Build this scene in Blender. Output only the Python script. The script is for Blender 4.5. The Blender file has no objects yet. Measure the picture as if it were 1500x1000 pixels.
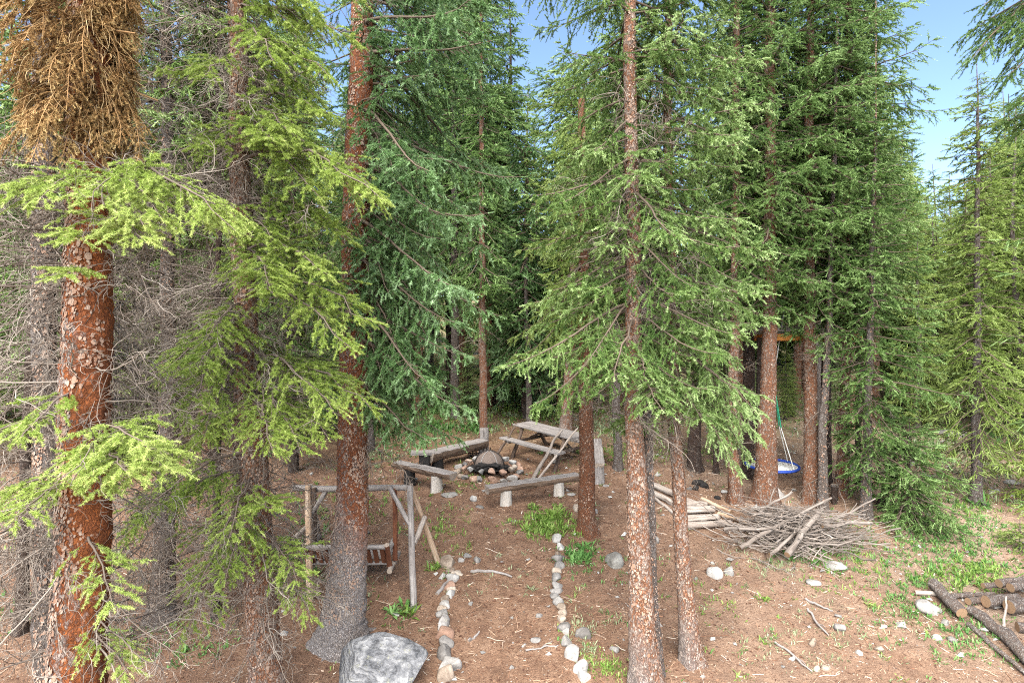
import bpy, math, random
import numpy as np
from mathutils import Vector, Matrix, noise as mnoise

random.seed(11)
rng = np.random.default_rng(11)
F = 850.0            # focal length in photo pixels (photo 1500 x 1000)
CAMZ = 4.9
PI = math.pi
SKY,SUN,SUNANG,EXPO = .10,4.8,68.,2.06
scene = bpy.context.scene
C = scene.collection

# ------------------------------------------------------------------ terrain
_GY = np.array([-30, 2, 5, 7.8, 9.1, 10.9, 12, 13.7, 15, 16.3, 20, 25, 40, 80, 160, 400], float)
_GD = np.array([5.4, 5.1, 4.82, 4.48, 4.2, 3.75, 3.42, 3.15, 3.0, 2.88, 2.55, 2.15, 1.2, -1.5, -9, -30], float)

def gz(x, y):
    x = np.asarray(x, float); y = np.asarray(y, float)
    z = CAMZ - np.interp(y, _GY, _GD)
    far = np.clip((y - 18) / 25, 0, 1)
    z = z + 0.035*np.sin(1.3*x + 0.7*y) + 0.025*np.sin(2.9*x - 1.7*y + 1) + 0.015*np.sin(5.3*x + 4.1*y) + 0.010*np.sin(9.1*x - 7.3*y + 2)
    z = z + far*(0.25*np.sin(0.35*x + 1.2) + 0.2*np.sin(0.27*y + 0.5*x))
    return z

_PY=[float(v) for v in _GY]; _PD=[float(v) for v in _GD]
def gzf(x, y):
    x=float(x); y=float(y); i=0; n=len(_PY)
    if y<=_PY[0]: d=_PD[0]
    elif y>=_PY[-1]: d=_PD[-1]
    else:
        while _PY[i+1]<y: i+=1
        d=_PD[i]+(_PD[i+1]-_PD[i])*(y-_PY[i])/(_PY[i+1]-_PY[i])
    s=math.sin; far=min(1.,max(0.,(y-18)/25))
    return CAMZ-d+0.035*s(1.3*x+0.7*y)+0.025*s(2.9*x-1.7*y+1)+0.015*s(5.3*x+4.1*y)+0.010*s(9.1*x-7.3*y+2)+far*(0.25*s(0.35*x+1.2)+0.2*s(0.27*y+0.5*x))

def W(px, py, Y): return np.array([(px-750)/F*Y, Y, CAMZ-(py-500)/F*Y])

def G(px, py):
    """the point of the ground seen at a photo pixel"""
    kx=(px-750)/F; kz=(py-500)/F; Y=3.0; st=.3
    while Y<120 and CAMZ-kz*Y>gzf(kx*Y,Y): Y+=st
    lo,hi=Y-st,Y
    for _ in range(14):
        m_=(lo+hi)/2
        if CAMZ-kz*m_>gzf(kx*m_,m_): lo=m_
        else: hi=m_
    return np.array([kx*hi,hi,gzf(kx*hi,hi)])

# ------------------------------------------------------------------ geometry collector
class Geo:
    def __init__(s): s.V=[]; s.T=[]; s.U=[]; s.A=[]; s.M=[]; s.S=[]; s.n=0
    def add(s, V, T, uv=None, tint=0.5, mi=0, smooth=False):
        V = np.asarray(V, np.float32).reshape(-1,3); T = np.asarray(T, np.int64).reshape(-1,3)
        s.V.append(V); s.T.append(T+s.n); s.n += len(V)
        s.U.append(np.zeros((len(V),2),np.float32) if uv is None else np.asarray(uv,np.float32))
        s.A.append(np.broadcast_to(np.asarray(tint,np.float32),(len(V),)).copy())
        s.M.append(np.full(len(T), mi, np.int32)); s.S.append(np.full(len(T), smooth, bool))
        return s
    def merge(s, g, mat=None, off=None, tint_add=0.0):
        for V,T,U,A,M,S in zip(g.V,g.T,g.U,g.A,g.M,g.S):
            b = g  # arrays inside g are already globally indexed
        V,T,U,A,M,S = g.arrays()
        if mat is not None: V = V @ np.asarray(mat,np.float32).T
        if off is not None: V = V + np.asarray(off,np.float32)
        s.V.append(V.astype(np.float32)); s.T.append(T+s.n); s.n += len(V)
        s.U.append(U); s.A.append(np.clip(A+tint_add,0,1)); s.M.append(M); s.S.append(S)
        return s
    def arrays(s):
        if len(s.V) != 1:
            s.V=[np.concatenate(s.V)]; s.T=[np.concatenate(s.T)]; s.U=[np.concatenate(s.U)]
            s.A=[np.concatenate(s.A)]; s.M=[np.concatenate(s.M)]; s.S=[np.concatenate(s.S)]
        return s.V[0],s.T[0],s.U[0],s.A[0],s.M[0],s.S[0]
    def mesh(s, name, mats, off=None):
        V,T,U,A,M,S = s.arrays()
        if off is not None: V = V - np.asarray(off,np.float32)
        me = bpy.data.meshes.new(name); n=len(V); m=len(T)
        me.vertices.add(n); me.vertices.foreach_set('co', V.astype(np.float32).ravel())
        me.loops.add(m*3); me.loops.foreach_set('vertex_index', T.astype(np.int32).ravel())
        me.polygons.add(m); me.polygons.foreach_set('loop_start', np.arange(0,m*3,3,dtype=np.int32))
        for k in mats: me.materials.append(k)
        if M.any(): me.attributes.new('material_index','INT','FACE').data.foreach_set('value', M)
        if not S.all(): me.attributes.new('sharp_face','BOOLEAN','FACE').data.foreach_set('value', ~S)
        a = me.attributes.new('tint','FLOAT','POINT'); a.data.foreach_set('value', A)
        if U.any():
         a = me.attributes.new('gu','FLOAT','POINT'); a.data.foreach_set('value', np.ascontiguousarray(U[:,0]))
         a = me.attributes.new('gv','FLOAT','POINT'); a.data.foreach_set('value', np.ascontiguousarray(U[:,1]))
        me.update(calc_edges=True)
        return me

def link(name, me, parent=None, loc=None):
    o = bpy.data.objects.new(name, me); C.objects.link(o)
    if parent is not None: o.parent = parent
    if loc is not None: o.location = [float(v) for v in loc]
    return o

def tag(o, label=None, cat=None, group=None, kind=None):
    if label: o['label'] = label
    if cat: o['category'] = cat
    if group: o['group'] = group
    if kind: o['kind'] = kind
    return o

def thing(name, label, cat, loc=(0,0,0), group=None):
    o = bpy.data.objects.new(name, None); C.objects.link(o)
    o.empty_display_size = 0.1
    o.location = [float(v) for v in loc]
    return tag(o, label, cat, group)

def part(name, geo, mats, parent, label=None, kind=None):
    """geo is in world coordinates; the parent Empty is unrotated"""
    o = link(name, geo.mesh(name, mats, off=np.array(parent.location)), parent)
    if label: o['label'] = label
    if kind: o['kind'] = kind
    return o

def single(name, geo, mats, label, cat, base, group=None):
    o = link(name, geo.mesh(name, mats, off=base), None, base)
    return tag(o, label, cat, group)

# ------------------------------------------------------------------ shapes
def norm(a): return a/np.maximum(np.linalg.norm(a,axis=-1,keepdims=True),1e-9)

def tubes(P, R, sides=4, tint=0.5, g=None, mi=0, smooth=True, caps=False, phase=0.0, uv=True):
    """N tubes at once: P (N,n,3), R (N,n)"""
    P = np.asarray(P,float); R = np.asarray(R,float)
    N,n,_ = P.shape
    T = np.empty_like(P); T[:,1:-1]=P[:,2:]-P[:,:-2]; T[:,0]=P[:,1]-P[:,0]; T[:,-1]=P[:,-1]-P[:,-2]
    T = norm(T)
    d = norm(P[:,-1]-P[:,0])
    ref = np.where(np.abs(d[:,2:3])>0.8, np.array([[1.,0.13,0]]), np.array([[0,0.1,1.]]))[:,None,:]
    A = norm(np.cross(T, np.broadcast_to(ref,T.shape))); B = np.cross(T,A)
    th = np.linspace(0,2*PI,sides,endpoint=False)+phase
    ring = A[:,:,None,:]*np.cos(th)[None,None,:,None] + B[:,:,None,:]*np.sin(th)[None,None,:,None]
    V = P[:,:,None,:] + ring*R[:,:,None,None]
    seg = np.linalg.norm(np.diff(P,axis=1),axis=2); u = np.concatenate([np.zeros((N,1)),np.cumsum(seg,1)],1)
    U = np.empty((N,n,sides,2)); U[...,0]=u[:,:,None]; U[...,1]=np.abs(np.linspace(-1,1,sides))[None,None,:]*R[:,:1,None]*PI
    i = np.arange(n-1)[:,None]*sides; j=np.arange(sides)[None,:]; k=(j+1)%sides
    a=(i+j); b=(i+k); c=(i+sides+k); e=(i+sides+j)
    q = np.stack([np.stack([a,b,c],-1),np.stack([a,c,e],-1)],2).reshape(-1,3)
    tri = (q[None]+ (np.arange(N)*n*sides)[:,None,None]).reshape(-1,3)
    tt = np.asarray(tint,float)
    if tt.ndim==1: tt = np.repeat(tt, n*sides)
    if g is None: g = Geo()
    g.add(V.reshape(-1,3), tri, U.reshape(-1,2) if uv else None, tt, mi, smooth)
    if caps:
        for q_ in range(N):
            for e_ in (0, n-1):
                rim = V[q_,e_]; cc = P[q_,e_]
                vv = np.vstack([rim,cc]); jj=np.arange(sides); kk=(jj+1)%sides
                tri = np.stack([jj,kk,np.full(sides,sides)],1) if e_ else np.stack([kk,jj,np.full(sides,sides)],1)
                g.add(vv, tri, np.zeros((sides+1,2)), 0.9, caps if caps is not True else mi, False)
    return g

def log_geo(p0, p1, r0, r1, sides=12, n=8, wob=0.01, capmi=1, g=None, rough=0.05, seed=None):
    r = np.random.default_rng(seed if seed is not None else rng.integers(1<<30))
    p0=np.asarray(p0,float); p1=np.asarray(p1,float)
    t=np.linspace(0,1,n); P=p0+(p1-p0)*t[:,None]
    L=np.linalg.norm(p1-p0)
    w=np.cumsum(r.normal(0,1,(n,3)),0); w-=w[0]+(w[-1]-w[0])*t[:,None]; P=P+w*wob
    R=(r0+(r1-r0)*t)*(1+r.normal(0,rough,n))
    return tubes(P[None],R[None],sides,tint=r.uniform(.2,.8),g=g,caps=capmi)

def profile_geo(p0, p1, prof, up=(0,0,1), n=6, jit=0.004, capmi=0, g=None, taper=(1,1), tint=0.5, mi=0, smooth=False, sag=0.0, edge_mi=None):
    """extrude a closed 2-D outline (side, up) from p0 to p1"""
    p0=np.asarray(p0,float); p1=np.asarray(p1,float); prof=np.asarray(prof,float)
    d=norm(p1-p0); s=norm(np.cross(d,np.asarray(up,float))); u=np.cross(s,d)
    k=len(prof); t=np.linspace(0,1,n); L=np.linalg.norm(p1-p0)
    r=np.random.default_rng(rng.integers(1<<30))
    sc=(taper[0]+(taper[1]-taper[0])*t)
    V=(p0+(p1-p0)*t[:,None])[:,None,:] + (prof[None,:,0:1]*sc[:,None,None])*s + (prof[None,:,1:2]*sc[:,None,None])*u
    V=V+r.normal(0,jit,V.shape)
    V[:,:,2]-=(sag*4*t*(1-t))[:,None]
    per=np.concatenate([[0],np.cumsum(np.linalg.norm(np.diff(prof,axis=0),axis=1))])
    U=np.empty((n,k,2)); U[...,0]=(t*L)[:,None]+r.uniform(0,50); U[...,1]=per[None]+r.uniform(0,20)
    i=np.arange(n-1)[:,None]*k; j=np.arange(k)[None]; kk=(j+1)%k
    a=i+j;b=i+kk;c=i+k+kk;e=i+k+j
    tri=np.stack([np.stack([a,c,b],-1),np.stack([a,e,c],-1)],2).reshape(-1,3)
    if g is None: g=Geo()
    g.add(V.reshape(-1,3),tri,U.reshape(-1,2),tint,mi,smooth)
    if edge_mi is not None: g.M[-1][:]=np.broadcast_to(np.repeat(np.asarray(edge_mi),2)[None],(n-1,2*k)).ravel()
    for e_ in (0,n-1):
        vv=np.vstack([V[e_],V[e_].mean(0)]); jj=np.arange(k); k2=(jj+1)%k
        tri=np.stack([jj,k2,np.full(k,k)],1) if e_==0 else np.stack([k2,jj,np.full(k,k)],1)
        uu=np.zeros((k+1,2)); uu[:k]=prof; 
        g.add(vv,tri,uu,tint,capmi,False)
    return g

def rect(w,h,b=0.006): return [(-w/2+b,-h/2),(w/2-b,-h/2),(w/2,-h/2+b),(w/2,h/2-b),(w/2-b,h/2),(-w/2+b,h/2),(-w/2,h/2-b),(-w/2,-h/2+b)]
def half_round(w,h,k=9):
    # flat on top, round bark side below
    a=np.linspace(0,-PI,k); pts=[(w/2*math.cos(t), h*math.sin(t)) for t in a]
    return pts+[(-w/2+.01,0.012),(w/2-.01,0.012)]

import bmesh
_bm=bmesh.new(); bmesh.ops.create_icosphere(_bm,subdivisions=4,radius=1)
ICO4=(np.array([v.co[:] for v in _bm.verts]),np.array([[v.index for v in f.verts] for f in _bm.faces])); _bm.free()
_bm=bmesh.new(); bmesh.ops.create_icosphere(_bm,subdivisions=3,radius=1)
ICO3=(np.array([v.co[:] for v in _bm.verts]),np.array([[v.index for v in f.verts] for f in _bm.faces])); _bm.free()

def rock_geo(c, size, seed, facets=9, tint=0.5, ico=None, rot=None, rough=0.05, cut=(.4,.8)):
    r=np.random.default_rng(seed); V,T=ico or ICO3; V=V.copy()
    for _ in range(facets):
        nrm=norm(r.normal(0,1,3)); cc=r.uniform(*cut); dd=V@nrm
        V=V-np.where(dd>cc,dd-cc,0)[:,None]*nrm*0.92
    f=np.zeros(len(V)); 
    for fr,am in ((2.2,.5),(5,.3),(11,.2)):
        ph=r.uniform(0,6,3); k=r.normal(0,1,(3,3))
        f+=am*np.sin(V@(fr*norm(k[0]))+ph[0])*np.sin(V@(fr*norm(k[1]))+ph[1])
    V=V*(1+rough*f)[:,None]
    V=V*np.asarray(size)[None]/2
    a=r.uniform(0,2*PI) if rot is None else rot
    ca,sa=math.cos(a),math.sin(a); V=V@np.array([[ca,-sa,0],[sa,ca,0],[0,0,1]]).T
    return Geo().add(V+np.asarray(c),T,V[:,:2],tint,0,True)
# ------------------------------------------------------------------ materials
def new_mat(name):
    m=bpy.data.materials.new(name); m.use_nodes=True; nt=m.node_tree
    for n in list(nt.nodes): nt.nodes.remove(n)
    out=nt.nodes.new('ShaderNodeOutputMaterial'); b=nt.nodes.new('ShaderNodeBsdfPrincipled')
    nt.links.new(b.outputs[0],out.inputs[0]); b.inputs['Roughness'].default_value=.85
    b.inputs['Specular IOR Level'].default_value=.25
    return m,nt,b,out
def nd(nt,typ,**kw):
    n=nt.nodes.new(typ)
    for k,v in kw.items():
        if k.startswith('i_'):
            n.inputs[int(k[2:]) if k[2:].isdigit() else k[2:]].default_value=v
        else: setattr(n,k,v)
    return n
def ramp(nt,fac,stops,interp='LINEAR'):
    r=nt.nodes.new('ShaderNodeValToRGB'); e=r.color_ramp.elements; r.color_ramp.interpolation=interp
    while len(e)<len(stops): e.new(0.5)
    for k,(p,c) in zip(e,stops):
        k.position=p; k.color=(*c,1) if len(c)==3 else c
    nt.links.new(fac,r.inputs[0]); return r.outputs[0]
def mix(nt,fac,a,b,mode='MIX'):
    m=nt.nodes.new('ShaderNodeMix'); m.data_type='RGBA'; m.blend_type=mode
    for s,v in ((m.inputs[0],fac),(m.inputs[6],a),(m.inputs[7],b)):
        if hasattr(v,'is_linked') or hasattr(v,'links'): nt.links.new(v,s)
        else: s.default_value=v if not isinstance(v,tuple) else ((*v,1) if len(v)==3 else v)
    return m.outputs[2]
def noise(nt,vec,scale,detail=3,rough=.6,dist=0):
    n=nd(nt,'ShaderNodeTexNoise'); n.inputs['Scale'].default_value=scale; n.inputs['Detail'].default_value=detail
    n.inputs['Roughness'].default_value=rough; n.inputs['Distortion'].default_value=dist
    if vec is not None: nt.links.new(vec,n.inputs['Vector'])
    return n.outputs[0]
def bump(nt,b,h,strength=.5,dist=.01):
    n=nd(nt,'ShaderNodeBump'); n.inputs['Strength'].default_value=strength; n.inputs['Distance'].default_value=dist
    nt.links.new(h,n.inputs['Height']); nt.links.new(n.outputs[0],b.inputs['Normal'])
def attr(nt,name): return nd(nt,'ShaderNodeAttribute',attribute_name=name).outputs['Fac']
def mapr(nt,v,a,b,c=0.,d=1.):
    n=nd(nt,'ShaderNodeMapRange'); nt.links.new(v,n.inputs[0])
    for i,x in enumerate((a,b,c,d)): n.inputs[i+1].default_value=x
    return n.outputs[0]
def math_(nt,op,a,b):
    n=nd(nt,'ShaderNodeMath',operation=op)
    for s,v in ((n.inputs[0],a),(n.inputs[1],b)):
        if hasattr(v,'links'): nt.links.new(v,s)
        else: s.default_value=v
    return n.outputs[0]
def scalev(nt,vec,s):
    n=nd(nt,'ShaderNodeMapping'); n.inputs['Scale'].default_value=s; nt.links.new(vec,n.inputs['Vector']); return n.outputs[0]
def objco(nt): return nd(nt,'ShaderNodeTexCoord').outputs['Object']

def foliage(name, dark, mid, light, trans=.3, rough=.55):
    m,nt,b,out=new_mat(name)
    t=attr(nt,'tint'); oi=nd(nt,'ShaderNodeObjectInfo')
    n=noise(nt,objco(nt),1.7,2)
    f=math_(nt,'ADD',t,math_(nt,'MULTIPLY',math_(nt,'SUBTRACT',n,.5),.5))
    f=math_(nt,'ADD',f,math_(nt,'MULTIPLY',math_(nt,'SUBTRACT',oi.outputs['Random'],.5),.22))
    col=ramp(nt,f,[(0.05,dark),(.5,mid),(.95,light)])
    nt.links.new(col,b.inputs['Base Color']); b.inputs['Roughness'].default_value=rough
    b.inputs['Specular IOR Level'].default_value=.3
    tr=nd(nt,'ShaderNodeBsdfTranslucent'); nt.links.new(col,tr.inputs[0])
    ms=nd(nt,'ShaderNodeMixShader'); ms.inputs[0].default_value=trans
    nt.links.new(b.outputs[0],ms.inputs[1]); nt.links.new(tr.outputs[0],ms.inputs[2]); nt.links.new(ms.outputs[0],out.inputs[0])
    return m

def bark(name, base, base2, flake, amount=.5, scale=1.0, grey=None, greyz=(0.,1.), side=0.):
    """scaly conifer bark: small plates, some shed and paler; optional grey crust low on the trunk"""
    m,nt,b,out=new_mat(name); oc=objco(nt)
    co=scalev(nt,oc,(34*scale,34*scale,17*scale))
    nz=nd(nt,'ShaderNodeTexNoise'); nz.inputs['Scale'].default_value=1.1; nz.inputs['Detail'].default_value=4; nz.inputs['Roughness'].default_value=.7; nt.links.new(co,nz.inputs['Vector'])
    vm=nd(nt,'ShaderNodeVectorMath',operation='MULTIPLY_ADD'); nt.links.new(nz.outputs['Color'],vm.inputs[0]); vm.inputs[1].default_value=(1.9,1.9,1.9); nt.links.new(co,vm.inputs[2])
    vo=nd(nt,'ShaderNodeTexVoronoi',feature='F1'); nt.links.new(vm.outputs[0],vo.inputs['Vector']); vo.inputs['Scale'].default_value=1
    ve=nd(nt,'ShaderNodeTexVoronoi',feature='DISTANCE_TO_EDGE'); nt.links.new(vm.outputs[0],ve.inputs['Vector']); ve.inputs['Scale'].default_value=1
    cell=nd(nt,'ShaderNodeSeparateColor'); nt.links.new(vo.outputs['Color'],cell.inputs[0])
    big=noise(nt,scalev(nt,oc,(2.4,2.4,.8)),1.5,4,.6)
    mid=noise(nt,scalev(nt,oc,(16,16,7)),1,3,.6)
    fine=noise(nt,scalev(nt,oc,(95,95,34)),1,4,.75)
    bc=mix(nt,mapr(nt,fine,.3,.7),base,base2)
    bc=mix(nt,math_(nt,'MULTIPLY',cell.outputs[2],.6),bc,base2)
    bc=mix(nt,mapr(nt,big,.45,.62,0,.5),bc,base2)
    fl=math_(nt,'ADD',math_(nt,'ADD',math_(nt,'MULTIPLY',cell.outputs[0],.55),math_(nt,'MULTIPLY',big,.55)),math_(nt,'MULTIPLY',mid,.45))
    thr=1.12-amount*.62
    if side:
        sx0=nd(nt,'ShaderNodeSeparateXYZ'); nt.links.new(oc,sx0.inputs[0]); fl=math_(nt,'ADD',fl,math_(nt,'MULTIPLY',sx0.outputs[0],side))
    fm=mapr(nt,fl,thr-.05,thr+.10)
    fm=math_(nt,'MULTIPLY',fm,mapr(nt,fine,.34,.50))
    col=mix(nt,math_(nt,'MULTIPLY',fm,.9),bc,mix(nt,cell.outputs[1],flake,tuple(c*.5 for c in flake)))
    if grey:
        sx=nd(nt,'ShaderNodeSeparateXYZ'); nt.links.new(oc,sx.inputs[0])
        gzv=math_(nt,'ADD',math_(nt,'ADD',sx.outputs[2],math_(nt,'MULTIPLY',math_(nt,'SUBTRACT',big,.5),2.2)),math_(nt,'MULTIPLY',sx.outputs[0],1.6))
        gzv=math_(nt,'ADD',gzv,math_(nt,'MULTIPLY',math_(nt,'SUBTRACT',mid,.5),1.0))
        gm=mapr(nt,gzv,greyz[1],greyz[0])
        gcol=mix(nt,mapr(nt,fine,.35,.65),tuple(c*.32 for c in grey),grey)
        gcol=mix(nt,math_(nt,'MULTIPLY',fm,.6),gcol,flake)
        col=mix(nt,gm,col,gcol)
    cr=mapr(nt,ve.outputs['Distance'],.10,.0)
    col=mix(nt,math_(nt,'MULTIPLY',cr,.5),col,tuple(c*.35 for c in base2))
    nt.links.new(col,b.inputs['Base Color'])
    h=math_(nt,'ADD',math_(nt,'ADD',math_(nt,'MULTIPLY',fm,.5),mapr(nt,ve.outputs['Distance'],0,.2,0,.6)),math_(nt,'ADD',math_(nt,'MULTIPLY',fine,.8),math_(nt,'MULTIPLY',mid,.6)))
    bump(nt,b,h,1.0,.022); b.inputs['Roughness'].default_value=.9
    return m

def wood(name, c1, c2, c3, scale=1.0, knots=True):
    """weathered wood with grain running along the member (attributes gu along, gv round)"""
    m,nt,b,out=new_mat(name)
    cb=nd(nt,'ShaderNodeCombineXYZ'); nt.links.new(attr(nt,'gu'),cb.inputs[0]); nt.links.new(attr(nt,'gv'),cb.inputs[1])
    nt.links.new(math_(nt,'MULTIPLY',attr(nt,'tint'),9.),cb.inputs[2])
    g=noise(nt,scalev(nt,cb.outputs[0],(2.2*scale,70*scale,1)),1,4,.65,.6)
    p=noise(nt,scalev(nt,cb.outputs[0],(1.5*scale,6*scale,1)),1.6,3)
    col=ramp(nt,g,[(.28,c3),(.47,c1),(.7,c2)])
    col=mix(nt,mapr(nt,p,.45,.75,0,.7),col,mix(nt,.5,c1,c3))
    nt.links.new(col,b.inputs['Base Color']); bump(nt,b,g,.6,.006)
    return m

def plain(name, c, rough=.7, metal=0., var=.3, scale=30):
    m,nt,b,out=new_mat(name); n=noise(nt,objco(nt),scale,4)
    col=mix(nt,n,tuple(x*(1-var) for x in c),tuple(min(1,x*(1+var)) for x in c))
    nt.links.new(col,b.inputs['Base Color']); b.inputs['Roughness'].default_value=rough; b.inputs['Metallic'].default_value=metal
    bump(nt,b,n,.3,.004); return m

def rockmat(name, c1, c2, c3, veins=None, lichen=None):
    m,nt,b,out=new_mat(name); oc=nd(nt,'ShaderNodeTexCoord').outputs['Object']
    oi=nd(nt,'ShaderNodeObjectInfo')
    va=nd(nt,'ShaderNodeVectorMath',operation='ADD'); nt.links.new(oc,va.inputs[0])
    cb=nd(nt,'ShaderNodeCombineXYZ'); nt.links.new(math_(nt,'MULTIPLY',oi.outputs['Random'],37.),cb.inputs[0]); nt.links.new(cb.outputs[0],va.inputs[1])
    co=va.outputs[0]
    n1=noise(nt,co,6,5,.65,.4); n2=noise(nt,co,45,4,.7); t=attr(nt,'tint')
    f=math_(nt,'ADD',math_(nt,'MULTIPLY',n1,.8),math_(nt,'MULTIPLY',math_(nt,'SUBTRACT',t,.5),.5))
    col=ramp(nt,f,[(.25,c3),(.45,c1),(.68,c2)])
    col=mix(nt,mapr(nt,n2,.52,.66,0,.45),col,tuple(c*.3 for c in c1))
    col=mix(nt,mapr(nt,n2,.36,.25,0,.5),col,tuple(min(.7,c*1.5) for c in c2))
    h=math_(nt,'ADD',n1,math_(nt,'MULTIPLY',n2,.5))
    if veins:
        co2=scalev(nt,co,(1.2,1.2,2.4)); co2n=co2.node; co2n.inputs['Rotation'].default_value=(.25,.5,.75)
        w=nd(nt,'ShaderNodeTexWave'); nt.links.new(co2,w.inputs[0]); w.inputs['Scale'].default_value=1.7; w.inputs['Distortion'].default_value=14
        w.inputs['Detail'].default_value=5; w.inputs['Detail Scale'].default_value=1.6; w.inputs['Detail Roughness'].default_value=.62
        col=mix(nt,math_(nt,'MULTIPLY',mapr(nt,w.outputs[1],.55,.95,0,.42),mapr(nt,n1,.38,.6)),col,veins)
        col=mix(nt,math_(nt,'MULTIPLY',mapr(nt,w.outputs[1],.10,.02,0,.7),mapr(nt,n1,.62,.42)),col,tuple(c*.3 for c in c3))
        h=math_(nt,'ADD',h,math_(nt,'MULTIPLY',w.outputs[1],.9))
    if lichen:
        l=noise(nt,co,9,6,.75); col=mix(nt,mapr(nt,l,.6,.66,0,.7),col,lichen)
    nt.links.new(col,b.inputs['Base Color']); bump(nt,b,h,.7,.02)
    return m

def leafmat(name, dark, mid, light):
    return foliage(name,dark,mid,light,.35,.5)

M={}
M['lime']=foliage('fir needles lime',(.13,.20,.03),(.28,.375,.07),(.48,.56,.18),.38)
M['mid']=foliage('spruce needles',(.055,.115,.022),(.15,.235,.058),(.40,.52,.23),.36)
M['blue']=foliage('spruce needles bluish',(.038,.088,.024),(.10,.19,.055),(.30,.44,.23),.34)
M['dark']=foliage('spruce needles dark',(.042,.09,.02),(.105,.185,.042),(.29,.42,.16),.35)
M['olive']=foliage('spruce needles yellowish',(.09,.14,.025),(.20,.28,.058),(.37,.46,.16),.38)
M['brown_needles']=foliage('dead brown needles',(.10,.05,.02),(.26,.145,.05),(.47,.335,.15),.22,.8)
M['twig']=plain('grey brown twig',(.10,.075,.055),.9,var=.35,scale=12)
M['dead']=None
m,nt,b,o=new_mat('bare dead twig')
col=ramp(nt,attr(nt,'tint'),[(0,(.05,.037,.029)),(.45,(.125,.097,.077)),(1,(.30,.26,.22))]); nt.links.new(col,b.inputs['Base Color']); M['dead']=m
m,nt,b,o=new_mat('dry strand')
col=ramp(nt,attr(nt,'tint'),[(0,(.13,.07,.03)),(.5,(.32,.19,.08)),(1,(.52,.38,.20))]); nt.links.new(col,b.inputs['Base Color']); M['strand']=m
M['bark_orange']=bark('orange red scaly bark',(.44,.135,.03),(.19,.06,.026),(.50,.43,.385),.80,1.05,side=-1.7)
M['bark_big']=bark('red bark with grey crust',(.38,.125,.046),(.19,.07,.034),(.40,.33,.29),.40,1.3,grey=(.44,.395,.37),greyz=(1.3,2.4))
M['bark_red']=bark('red brown scaly bark',(.30,.125,.06),(.16,.075,.044),(.42,.33,.27),.5,1.4)
M['bark_redgrey']=bark('red brown bark greying below',(.34,.15,.075),(.19,.09,.052),(.48,.39,.33),.6,1.2,grey=(.34,.285,.26),greyz=(-.3,.55))
M['bark_rust']=bark('rust bark',(.25,.095,.042),(.13,.055,.03),(.36,.24,.17),.36,1.3)
M['bark_grey']=bark('grey scaly bark',(.19,.145,.12),(.10,.075,.062),(.36,.32,.295),.6,1.7)
M['bark_log']=bark('grey felled log bark',(.26,.20,.165),(.14,.10,.082),(.44,.39,.35),.6,1.5)
M['bark_dark']=bark('dark brown bark',(.085,.05,.036),(.045,.03,.024),(.17,.135,.115),.4,1.0)
M['wood_grey']=wood('weathered grey wood',(.20,.178,.165),(.335,.31,.292),(.055,.045,.04))
M['wood_bark']=wood('brown barky log side',(.15,.10,.07),(.27,.20,.15),(.045,.03,.022))
M['wood_dark']=wood('dark brown wood',(.075,.05,.037),(.16,.115,.085),(.02,.016,.014))  # dark brown tone for the table frame, some swing poles and a branch
M['wood_tan']=wood('tan pole wood',(.36,.25,.165),(.52,.42,.33),(.16,.09,.055))
M['wood_red']=wood('red brown stained pole',(.11,.038,.018),(.18,.075,.038),(.04,.015,.01))
M['wood_log']=wood('pale peeled log',(.27,.225,.19),(.42,.375,.33),(.10,.07,.055))
M['wood_stick']=wood('grey dry stick',(.17,.14,.118),(.30,.265,.235),(.06,.045,.037))
M['wood_white']=wood('bleached stump',(.40,.36,.315),(.55,.51,.465),(.11,.075,.055),1.2)
M['wood_orange']=wood('orange stained board',(.50,.20,.045),(.62,.30,.09),(.25,.09,.02))
M['cut']=plain('cut log end',(.23,.145,.085),.9,var=.5,scale=60)
M['cutgrey']=plain('grey cut end',(.25,.20,.16),.9,var=.4,scale=40)
M['char']=plain('charred black wood',(.016,.014,.013),.8,var=.6,scale=25)
M['iron']=plain('dark iron',(.045,.038,.035),.55,.6,var=.4)
M['rust_mesh']=plain('rusty iron screen',(.15,.115,.095),.8,.1,var=.45)
M['rock_grey']=rockmat('grey field stone',(.235,.22,.205),(.38,.355,.33),(.11,.10,.092),lichen=(.27,.25,.19))
M['rock_tan']=rockmat('tan field stone',(.29,.235,.185),(.41,.355,.295),(.16,.12,.09),lichen=(.25,.22,.16))
M['rock_pink']=rockmat('pinkish stone',(.34,.22,.16),(.46,.34,.27),(.20,.12,.085))
M['rock_white']=rockmat('white stone',(.30,.285,.265),(.41,.395,.37),(.17,.16,.15),lichen=(.25,.235,.185))
M['rock_boulder']=rockmat('banded grey boulder',(.16,.16,.165),(.27,.27,.275),(.07,.072,.078),veins=(.36,.355,.345),lichen=(.25,.245,.17))
M['rock_lichen']=rockmat('lichened rock',(.27,.26,.235),(.40,.39,.355),(.15,.14,.125),lichen=(.33,.32,.22))
M['leaf_bright']=leafmat('bright herb leaf',(.08,.165,.028),(.185,.30,.055),(.35,.45,.14))
M['leaf_green']=leafmat('green herb leaf',(.06,.15,.035),(.13,.27,.07),(.25,.40,.14))
M['leaf_pale']=leafmat('pale sage leaf',(.15,.20,.10),(.28,.34,.18),(.42,.47,.30))
M['blue_foam']=plain('blue padded sleeve',(.025,.06,.30),.5,var=.15)
M['rope_green']=plain('green rope',(.03,.25,.14),.8,var=.2)
M['rope_pale']=plain('pale rope',(.6,.6,.57),.8,var=.1)
M['red_paint']=plain('red paint',(.5,.02,.02),.4,var=.1)
M['white_paint']=plain('white paint',(.75,.74,.72),.4,var=.05)

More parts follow.
